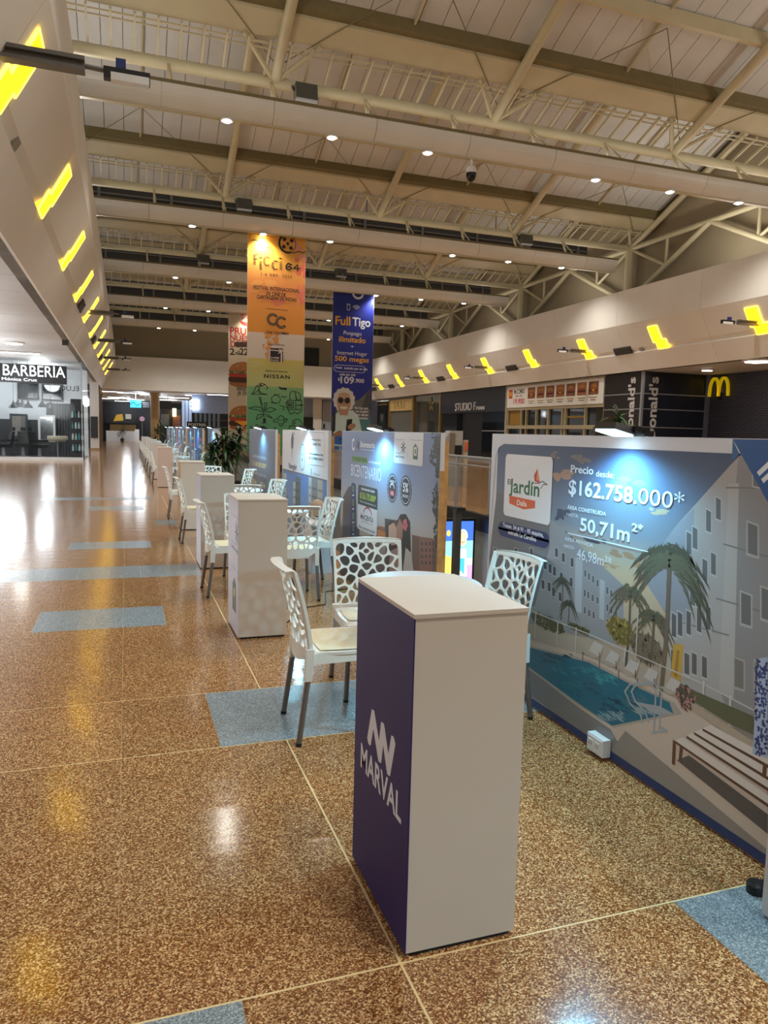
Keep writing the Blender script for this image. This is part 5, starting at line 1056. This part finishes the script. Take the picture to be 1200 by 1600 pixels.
for i, (px, py, w_) in enumerate(((1105, 577, .22), (1185, 563, .5))):
    q = W(px, py, 2, 4.19); t = thing('ceiling_light', ['small round ceiling light at the dark panelled corner', 'larger round ceiling light before the brick wall at the right edge'][i], 'light', (q.x, q.y, 4.15), 'right shop ceiling lights')
    MB().lathe((q.x, q.y, 4.14), [(w_, .06), (w_, .02), (w_ * .85, 0)], 20).build('rim', white, t); MB().lathe((q.x, q.y, 4.13), [(w_ * .85, .02), (w_ * .8, 0)], 20).build('lens', lampw, t)
# railing on the far side of the opening
t = thing('glass_railing', 'steel railing with glass panels on the far side of the floor opening', 'railing', (6.55, 18, 0))
MB().tube([(6.5, 5, 1.06), (6.5, 40, 1.06)], .03, 8).build('handrail', silver, t, True); MB().tube([(6.5, 5, .9), (6.5, 40, .9)], .018, 8).build('lower_rail', silver, t, True)
for i in range(24): MB().box(6.48, 6.54, 5 + 1.5 * i - .025, 5 + 1.5 * i + .025, .02, 1.06).build('post', silver, t)
for i in range(23): MB().box(6.5, 6.51, 5.06 + 1.5 * i, 6.44 + 1.5 * i, .1, .84).build('glass_pane', glass, t)
t = thing('service_kiosk', 'grey glazed kiosk with an orange box in the gap between the first two boards', 'kiosk', (9.4, 19.6, 0))
k_ = W(697, 664, 1, 19.6); k2 = W(724, 664, 1, 19.6); kg = mat('kiosk_grey', (150, 148, 142), .5)
MB().prism([(k_.x, 19.6, 0), (k2.x, 19.6, 0), (k2.x, 19.6, 1.62), (k_.x + .16, 19.6, 1.62), (k_.x, 19.6, 1.4)], (0, .35, 0)).build('cabinet', kg, t); MB().box(k_.x + .14, k_.x + .28, 19.56, 19.6, .9, 1.55).build('panel', mat('kiosk_brown', (108, 96, 82), .5), t); MB().box(k_.x + .2, k2.x - .03, 19.58, 19.6, .9, 1.2).build('screen', black, t); MB().box(k2.x + .01, k2.x + .13, 19.5, 19.7, 0, 1.36).build('side_box', mat('kiosk_cream', (166, 150, 130), .5), t); MB().box(k2.x + .02, k2.x + .12, 19.48, 19.5, 1.05, 1.3).build('orange_label', mat('orange_label', (196, 92, 52), .5), t)
# lit poster one storey down, steel post
a = W(697, 815, 1, 12.4); b = W(741, 815, 1, 12.4)
t = thing('backlit_poster', 'backlit poster of a smiling woman in an apron, below in the opening', 'poster', ((a.x + b.x) / 2, 12.45, -4))
MB().box(a.x - .03, b.x + .04, 12.42, 12.52, -2.0, a.z + .05).build('case', black, t); MB().box(a.x + .05, a.x + .12, 12.44, 12.5, -4, -2).box(b.x - .1, b.x - .03, 12.44, 12.5, -4, -2).build('stand', black, t)
P = Print((a.x, 12.418, -1.95), (1, 0, 0), (0, 0, 1), .0001); w = b.x - a.x; h = a.z + 1.95
P.rect(0, 0, w, h, (190, 220, 240)); P.rect(0, h * .8, w, h, (60, 100, 190)); P.rect(0, h * .62, w, h * .8, (130, 200, 220)); P.poly([(0, 0), (w, 0), (w, h * .4), (w * .8, h * .35), (w * .6, h * .1)], (120, 200, 80)); P.poly([(0, h * .2), (w * .35, h * .3), (w * .4, h * .62), (0, h * .66)], (240, 190, 90)); P.ell(w * .12, h * .88, w * .07, h * .03, (240, 220, 90)); P.rect(w * .78, h * .3, w, h * .55, (226, 150, 220))
P.poly([(w * .45, 0), (w * .78, 0), (w * .74, h * .42), (w * .5, h * .42)], (140, 140, 200)); P.poly([(w * .4, h * .44), (w * .82, h * .44), (w * .76, h * .72), (w * .5, h * .72)], (210, 226, 244)); P.rect(w * .48, h * .46, w * .72, h * .62, (70, 170, 210)); P.ell(w * .63, h * .82, w * .14, h * .075, (236, 190, 150)); P.ring(w * .63, h * .835, w * .15, h * .075, w * .05, (230, 236, 244), 0, 180); P.line([(w * .44, h * .62), (w * .42, h * .5), (w * .62, h * .47)], w * .07, (236, 190, 150)); P.ring(w * .63, h * .8, w * .06, h * .02, w * .02, (160, 60, 60), 200, 340); P.build('lit_print', t, print_mat('lit_print', .3, 1.6))
q = W(709, 905, 0, 2.66); t = thing('steel_post', 'dark steel post standing in the gap right of the couple board', 'post', (2.66, q.y, 0))
MB().box(2.645, 2.7, q.y - .03, q.y + .03, 0, .86).build('shaft', mat('dark_steel', (76, 78, 76), .4, .5), t); MB().box(2.64, 2.72, q.y - .06, q.y + .06, .86, .885).build('cap', black, t)
# ================================================================== BARBER SHOP
BY = 34.1
t = thing('barber_shop_front', 'glazed barber shop front with a black illuminated name sign', 'shop', (-4, BY, 0))
for a, b in ((-6.6, -5.4), (-5.38, -4.2), (-4.18, -2.98), (-2.96, -1.8)): MB().box(a, b, BY, BY + .02, .14, 4.15).build('glass_pane', glass, t)
MB().box(-6.7, -1.76, BY - .06, BY + .1, 0, .14).build('sill', white, t); MB().box(-1.8, -1.76, BY - .02, BY + .03, .14, 4.15).build('edge_post', silver, t); MB().box(-1.78, -1.74, BY + .03, 40, .1, 4.15).build('side_glass', glass, t)
a, b = W(0, 570, 1, BY - .1), W(104, 573, 1, BY - .1); z0, z1 = W(104, 601, 1, BY).z, W(104, 574, 1, BY).z
sgn = MB().box(-6.5, b.x, BY - .2, BY - .03, z0, z1 + .03).build('sign_box', black, t)
l = MB(); x0 = W(5, 590, 1, BY - .2).x; x1 = W(102, 592, 1, BY - .2).x; letters(l, 'BARBERÍA', (x0, BY - .2, z0 + .27), (1, 0, 0), (0, 0, 1), x1 - x0, .47, .02); letters(l, 'Y', (x0 - .62, BY - .2, z0 + .27), (1, 0, 0), (0, 0, 1), .45, .47, .02); letters(l, 'Mónica Cruz', (x0 - .05, BY - .2, z0 + .07), (1, 0, 0), (0, 0, 1), 1.3, .12, .02); l.build('lettering', mat('lit_letters', (236, 242, 250), .4, emit=1.4), sgn)['kind'] = 'stuff'
l = MB(); letters(l, 'ELUQ', (W(123, 607, 1, BY).x, BY + .03, 2.95), (-1, 0, 0), (0, 0, 1), .75, .22, .01); l.build('reversed_lettering', black, t)['kind'] = 'stuff'
bw = mat('barber_wall', (226, 232, 236), .5); dkw = mat('dark_wood_panel', (62, 62, 66), .5, var=.2)
struct(MB().box(-9, -1.8, 39.6, 39.8, 0, 4.2).build('wall_barber_back', bw)); struct(MB().box(-9, -1.8, 34.2, 39.6, .005, .02).build('floor_barber', mat('barber_floor', (70, 72, 76), .3))); struct(MB().box(-9, -8.8, 34, 39.8, 0, 4.2).build('wall_barber_side', bw))
lamp('POINT', 'barber_lamp', (-3.6, 36.6, 3.6), 130, (.88, .96, 1), shadow_soft_size=.4); lamp('POINT', 'barber_lamp', (-6.5, 36.6, 3.6), 110, (.88, .96, 1), shadow_soft_size=.4)
def bb(px0, py0, px1, py1, y): p, q = W(px0, py1, 1, y), W(px1, py0, 1, y); return p.x, q.x, p.z, q.z
for i, r_ in enumerate(((28, 599, 60, 623), (66, 601, 97, 625))):
    a, b, c, d = bb(*r_, 39.4); t = thing('wall_screen', f'black wall screen inside the barber shop, {["left", "right"][i]} one', 'screen', ((a + b) / 2, 39.5, c)); MB().box(a, b, 39.4, 39.6, c, d).build('frame', black, t); MB().box(a + .05, b - .05, 39.39, 39.4, c + .05, d - .05).build('glass', dkglass, t)
t = thing('dark_panelling', 'dark slatted wall panelling inside the barber shop', 'panelling', (-3, 39.5, 0)); a, b, c, d = bb(73, 631, 111, 692, 39.3)
for i in range(9): MB().box(a + (b - a) * i / 9 + .01, a + (b - a) * (i + 1) / 9 - .01, 39.3, 39.5, .02, d).build('slat', dkw, t)
a2, b2, c, d = bb(0, 656, 62, 700, 39.3); MB().box(-7, b2, 39.35, 39.5, .02, d).build('dado', dkw, t)
for i, (px, py) in enumerate(((21, 633), (28, 631), (35, 632), (44, 633), (66, 632), (79, 634))):
    q = W(px, py, 1, 35.6 + .7 * (i % 3)); t = thing('pendant_lamp', f'black cone pendant lamp in the barber shop, {ORD[i]} from the left', 'lamp', (q.x, q.y, q.z), 'black cone pendants')
    MB().lathe((q.x, q.y, q.z - .12), [(.2, 0), (.16, .08), (.05, .22), (.03, .3)], 14).build('shade', black, t, True); MB().tube([(q.x, q.y, q.z + .15), (q.x, q.y, 4.2)], .008, 5).build('cord', black, t)
for i, r_ in enumerate(((16, 647, 43, 684), (60, 649, 86, 690))):
    a, b, c, d = bb(*r_, 38.6); t = thing('styling_mirror', f'framed styling mirror standing in the barber shop, {["left", "right"][i]} one', 'mirror', ((a + b) / 2, 38.6, 0)); MB().box(a, b, 38.6, 38.68, c, d).build('frame', dkw if i == 0 else white, t); MB().box(a + .1, b - .1, 38.59, 38.6, c + .1, d - .1).build('glass', mat('mirror_silver', (200, 206, 210), .08, .9), t); MB().box(a, b, 38.6, 38.9, .02, c).build('cabinet', dkw, t)
def barber_chair(x, y, rz, label):
    t = thing('barber_chair', label, 'chair', (0, 0, 0), 'black barber chairs')
    MB().lathe((0, 0, 0), [(.3, 0), (.3, .04), (.08, .08), (.06, .45)], 18).build('base', silver, t); MB().box(-.28, .28, -.28, .28, .45, .6).build('seat', black, t); MB().hexa([(-.26, .2, .55), (.26, .2, .55), (.26, .32, .55), (-.26, .32, .55), (-.24, .32, 1.15), (.24, .32, 1.15), (.24, .42, 1.15), (-.24, .42, 1.15)]).build('backrest', black, t)
    for s_ in (-1, 1): MB().box(s_ * .3 - .05, s_ * .3 + .05, -.25, .3, .72, .8).build('armrest', black, t)
    MB().box(-.12, .12, .38, .46, 1.18, 1.34).build('headrest', black, t); t.location = (x, y, .02); t.rotation_euler = (0, 0, rz)
for i, px in enumerate((6, 36, 62)): q = W(px, 712, 1, 36 + .8 * (i % 2)); barber_chair(q.x, q.y, 1.2 * (i - 1), f'black barber chair behind the shop glass, {ORD[i]} from the left')
q = W(90, 690, 1, 35.4); t = thing('wash_basin', 'pale round wash stand on a thin leg in the barber shop', 'basin', (q.x, 35.4, 0)); MB().lathe((q.x, 35.4, .78), [(.3, 0), (.42, .1), (.42, .22), (.36, .24)], 20).build('bowl', mat('cream_bowl', (220, 214, 190), .4), t); MB().tube([(q.x, 35.4, .02), (q.x, 35.4, .8)], .04, 8).build('leg', silver, t)
a, b, c, d = bb(112, 624, 130, 716, 34.7); t = thing('product_shelf', 'tall glass product shelf at the right end of the barber shop', 'shelf', ((a + b) / 2, 34.8, 0)); MB().box(a, b, 34.95, 35, .02, d).box(a, b, 34.6, 35, .02, .35).box(a, b, 34.6, 35, d - .5, d).build('carcass', dkw, t)
for k in range(5): MB().box(a, b, 34.62, 34.95, .4 + .48 * k - .02, .4 + .48 * k).build('shelf_board', glass, t)
n_ = 0
for k in range(5):
    for j in range(4):
        x = a + (b - a) * (j + .5) / 4; z = .4 + .48 * k; o = MB().lathe((x, 34.75, z), [(.045, 0), (.045, .16 + .05 * ((j + k) % 2)), (.02, .22 + .05 * ((j + k) % 2)), (.02, .28)], 10).build('bottle', mat(f'bottle_{(j + 2 * k) % 3}', [(190, 226, 226), (70, 150, 160), (226, 230, 232)][(j + 2 * k) % 3], .3), None, True)
        tag(o, f'toiletry bottle on the product shelf, {ORD[j]} from the left on the {ORD[k]} board up', 'bottle', 'bottles on the product shelf')
for i, (px, py, L_) in enumerate(((22, 549, 1.5), (22, 535, .3))):
    q = W(px, py, 2, 4.19); t = thing('ceiling_light', ['long strip light under the left shop ceiling', 'round downlight under the left shop ceiling'][i], 'light', (q.x, q.y, 4.15), 'left shop ceiling lights')
    if i == 0: MB().box(q.x - L_, q.x + L_ * .6, q.y - .1, q.y + .1, 4.14, 4.2).build('tray', white, t); MB().box(q.x - L_ + .04, q.x + L_ * .6 - .04, q.y - .07, q.y + .07, 4.125, 4.14).build('tube', stripw, t)
    else: MB().lathe((q.x, q.y, 4.14), [(.32, .06), (.32, .02), (.26, 0)], 20).build('rim', white, t); MB().lathe((q.x, q.y, 4.13), [(.26, .02), (.24, 0)], 20).build('lens', lampw, t)
t = thing('hanging_speaker', 'small dark speaker hanging from the left shop ceiling', 'speaker', (-2.2, 26, 3.7)); q = W(102, 532, 1, 26); MB().box(q.x - .09, q.x + .09, 25.92, 26.08, q.z - .15, q.z + .15).build('box', darkm, t); MB().tube([(q.x, 26, q.z + .15), (q.x, 26, 4.2)], .006, 5).build('wire', black, t)
# pillar with a screen, farther pillars
t = thing('white_pillar', 'white pillar with a black screen past the barber shop', 'pillar', (-1.88, 49.9, 0)); a, b = W(141.5, 700, 1, 49.6).x, W(155, 700, 1, 49.6).x; MB().box(a, b, 49.6, 50.2, 0, 4.2).build('shaft', white, t); MB().box(a - .02, b + .02, 49.58, 50.22, 0, .12).build('skirting', mat('skirting_tan', (168, 140, 104), .4), t)
a2, b2, c, d = bb(142, 651, 152.5, 684, 49.5); sc = MB().box(a2, b2, 49.48, 49.6, c, d).build('screen', black, t); MB().box(a2 + .03, b2 - .03, 49.47, 49.48, c + .03, d - .03).build('screen_glass', dkglass, sc)
for i, x in enumerate((-1.75, -1.72)):
    y = 53.2 + 3.6 * i; t = thing('shop_divider', f'bronze shop divider beyond the white pillar, {ORD[i]} one', 'divider', (x, y, 0)); MB().box(x - .12, x + .1, y, y + .25, 0, 4.2).build('post', mat('bronze_paint', (132, 112, 88), .5), t); MB().lathe((x + .12, y, 3.6), [(.02, 0), (.07, .08), (.07, .3), (.02, .36)], 10).build('sconce', gold, t)
struct(MB().box(-9, -1.95, 52, 52.1, 0, 4.2).build('wall_side_end', navy))
# ================================================================== FOOD HALL
t = thing('round_column', 'tan round column at the entrance of the food hall', 'column', (2.1, 60, 0)); a, b = W(235, 650, 1, 60).x, W(249.5, 650, 1, 60).x; MB().tube([((a + b) / 2, 60, 0), ((a + b) / 2, 60, 4.15)], (b - a) / 2, 24).build('shaft', mat('tan_paint', (190, 160, 118), .5), t, True); MB().tube([((a + b) / 2, 60, 3.95), ((a + b) / 2, 60, 4.15)], (b - a) / 2 + .06, 24).build('capital', mat('tan_paint'), t, True)
KY = 80; t = thing('food_kiosk', 'dark food kiosk with a yellow name sign at the far end of the hall', 'kiosk', (.5, KY, 0))
a, b, c, d = bb(166, 674, 215, 690, KY); MB().box(a, b, KY, KY + 1, 0, d).build('counter', white, t); MB().box(a - .3, b + 1.6, KY + 3, KY + 3.2, 0, 4.1).build('back_panel', navy, t); a2, b2, c2, d2 = bb(166, 649, 216, 661, KY); MB().box(a2, b2, KY, KY + .3, c2, d2).build('sign_band', black, t)
l = MB(); q0, q1 = W(177, 654, 1, KY).x, W(193, 654, 1, KY).x; letters(l, 'sweet', (q0, KY - .01, c2 + .25), (1, 0, 0), (0, 0, 1), q1 - q0, .4, .02, 1) if 0 else l.prism([(q0, KY - .01, c2 + .2), (q1, KY - .01, c2 + .3), (q1 - .1, KY - .01, d2 + .1), (q0 + .3, KY - .01, d2)], (0, -.03, 0)); l.build('yellow_sign', mat('sign_yellow', (206, 164, 40), .4, emit=.2), t)
l = MB(); q0, q1 = W(196, 650, 1, KY).x, W(205, 650, 1, KY).x; l.prism([(q0, KY - .01, d2 - .4), (q1, KY - .01, d2 - .4), (q1, KY - .01, d2 + .1), (q0, KY - .01, d2 + .1)], (0, -.03, 0)); l.build('white_sign', offw, t)
MB().box(a2 + .3, b2 - .2, KY + 2, KY + 2.2, c2 - .9, c2 - .1).build('lit_shelf', mat('warm_shelf', (140, 112, 74), .5, emit=.12), t); a, b, c, d = bb(218, 649, 226, 660, KY - 2); MB().tube([((a + b) / 2, KY - 2, (c + d) / 2), ((a + b) / 2, KY - 2.08, (c + d) / 2)], (b - a) / 2, 18).build('round_sign', mat('pink_sign', (190, 150, 170), .5), t); MB().tube([((a + b) / 2, KY - 2, 0), ((a + b) / 2, KY - 2, c)], .04, 6).build('sign_post', grey, t)
a, b, c, d = bb(211, 671, 217.5, 691, KY - 3); t = thing('white_bin', 'white upright cabinet right of the far food kiosk', 'cabinet', ((a + b) / 2, KY - 3, 0)); MB().box(a, b, KY - 3, KY - 2.4, 0, d).build('body', white, t); MB().box(a + .05, b - .05, KY - 3.02, KY - 3, .1, d - .15).build('door', boardm, t)
q = W(191, 688, 1, KY - 1.5); plant(q.x, KY - 1.5, 1.5, .55, 26, 'green plant in front of the far food kiosk', 12)
a, b, c, d = bb(203, 625, 221, 637, 62); t = thing('hanging_screen', 'bright cyan screen hanging in the food hall', 'screen', ((a + b) / 2, 62, c)); MB().box(a, b, 62, 62.1, c, d).build('case', black, t); P = Print((a + .02, 61.995, c + .02), (1, 0, 0), (0, 0, 1), .0003); w, h = b - a - .04, d - c - .04; P.rect(0, 0, w, h, (60, 170, 226)); P.line([(0, h * .4), (w * .3, h * .7), (w * .6, h * .3), (w, h * .6)], .06, (20, 50, 80)); P.build('picture', t, MATS['lit_print']); MB().tube([((a + b) / 2, 62.05, d), ((a + b) / 2, 62.05, 4.15)], .03, 6).build('pole', white, t)
a, b, c, d = bb(221, 627, 268, 638, 63); t = thing('hanging_sign', 'black directory sign hanging beside the cyan screen', 'sign', ((a + b) / 2, 63, c)); MB().box(a, b, 63, 63.08, c, d).build('panel', black, t)
for x in (a + .3, b - .3): MB().tube([(x, 63.04, d), (x, 63.04, 4.15)], .02, 6).build('rod', grey, t)
P = Print((a, 62.998, c), (1, 0, 0), (0, 0, 1), .0003)
for k in range(3): P.rect(.1, .1 + k * .15, .6, .16 + k * .15, (150, 160, 176))
P.build('print', t)
LS = [(200, 613), (234, 616), (183, 620), (172, 622), (212, 624), (192, 626), (176, 632), (256, 619), (281, 621), (263, 624), (305, 617), (340, 616), (208, 641), (231, 643), (175, 611)]
for i, (px, py) in enumerate(LS):
    z = 4.15; q = W(px, py, 2, z)
    if q.y > 85: q = W(px, py, 1, 84.5); q.z = 4.15
    hl = .8; t = thing('strip_light', f'white strip light on the food hall ceiling, {ORD[i] if i < 14 else "fifteenth"} in the cluster', 'light', (q.x, q.y, 4.1), 'food hall strip lights')
    MB().box(q.x - hl, q.x + hl, q.y - .12, q.y + .12, 4.1, 4.15).build('tray', white, t); MB().box(q.x - hl + .03, q.x + hl - .03, q.y - .1, q.y + .1, 4.085, 4.1).build('tube', stripw, t)
# dessert shop and its neighbours
t = thing('dessert_shop', 'blue grey dessert shop with a POSTRES sign behind the far boards', 'shop', (5.6, 60, 0)); bg = mat('blue_grey_wall', (150, 164, 190), .5)
a, b, c, d = bb(300, 622, 362, 645, 60.5); MB().box(a, b + 1, 60.5, 60.7, c, 4.15).build('fascia', bg, t); MB().box(a, b + 1, 60.6, 60.8, 0, c).build('back_wall', mat('dark_shelving', (40, 44, 54), .5), t)
for k in range(4): MB().box(b - 1.6, b, 60.3, 60.6, .5 + .55 * k, .55 + .55 * k).build('shelf_board', grey, t)
for k in range(6): MB().box(a + .2 + .35 * k, a + .4 + .35 * k, 60.4, 60.6, 0, c).build('glass_panel', mat('pale_glass', (120, 136, 150), .2), t)
a, b, c, d = bb(292, 659.5, 324, 667.5, 52); MB().box(a, b, 52, 52.1, c, d).box(a + .1, a + .16, 52.02, 52.08, 0, c).box(b - .16, b - .1, 52.02, 52.08, 0, c).build('sign_panel', black, t); l = MB(); letters(l, 'POSTRES', (a + .1, 52, c + .1), (1, 0, 0), (0, 0, 1), b - a - .2, d - c - .2, .02, 1); l.build('lettering', letw, t)['kind'] = 'stuff'
t = thing('glass_stall', 'pale lit glass stall between the tan column and the dessert shop', 'stall', (4.3, 61, 0)); a, b, c, d = bb(284, 626, 300, 690, 61)
for k in range(3): MB().box(a + (b - a) * k / 3 + .03, a + (b - a) * (k + 1) / 3 - .03, 61, 61.1, 0, d).build('panel', mat('lit_panel', (176, 196, 226), .4, emit=.35), t)
for k in range(3): q = W(303, 627 + 6 * k, 1, 60.4); MB().box(q.x - .25, q.x + .4, 60.3, 60.4, q.z, q.z + .1).build('lit_script', stripw, t)
a, b, c, d = bb(252, 640, 283, 690, 62); t = thing('poster_wall', 'dark wall with posters and a lantern right of the tan column', 'wall', ((a + b) / 2, 62, 0)); MB().box(a, b, 62, 62.2, 0, d).build('panel', mat('charcoal_panel', (54, 56, 62), .5), t)
for k, (px, py) in enumerate(((258, 655), (276, 657))): q = W(px, py, 1, 61.9); MB().box(q.x - .3, q.x + .3, 61.9, 62, q.z - .5, q.z + .4).build('poster', mat(f'poster_{k}', [(120, 124, 130), (150, 96, 70)][k], .5), t)
q = W(272.5, 645, 1, 61.6); MB().box(q.x - .14, q.x + .14, 61.5, 61.7, q.z - .3, q.z + .35).build('lantern', mat('lantern_glow', (255, 222, 150), .4, emit=3), t)
t = thing('side_shop', 'blue grey shop wall with a white column and door between the two hanging banners', 'shop', (14.5, 59.5, 0)); a, b = W(460, 650, 1, 59.5).x, W(522, 650, 1, 59.5).x; MB().box(a - 3.5, b + 4.5, 59.6, 59.8, 0, 4.14).build('wall', mat('pale_blue_wall', (140, 152, 172), .5), t)
a, b, c, d = bb(489, 627, 503, 690, 59.3); MB().box(a, b, 59.3, 59.6, 0, 4.14).build('white_column', offw, t); a, b, c, d = bb(474, 652, 489, 690, 59.4); MB().box(a, b, 59.4, 59.6, 0, d).build('dark_display', black, t); a, b, c, d = bb(503, 628, 518, 690, 59.5); dr = MB().box(a, b, 59.5, 59.6, 0, d).build('door', mat('door_grey', (166, 172, 182), .5), t); q = W(506, 665, 1, 59.5); MB().box(q.x - .05, q.x + .08, 59.44, 59.5, q.z - .25, q.z + .15).build('handle', black, dr)
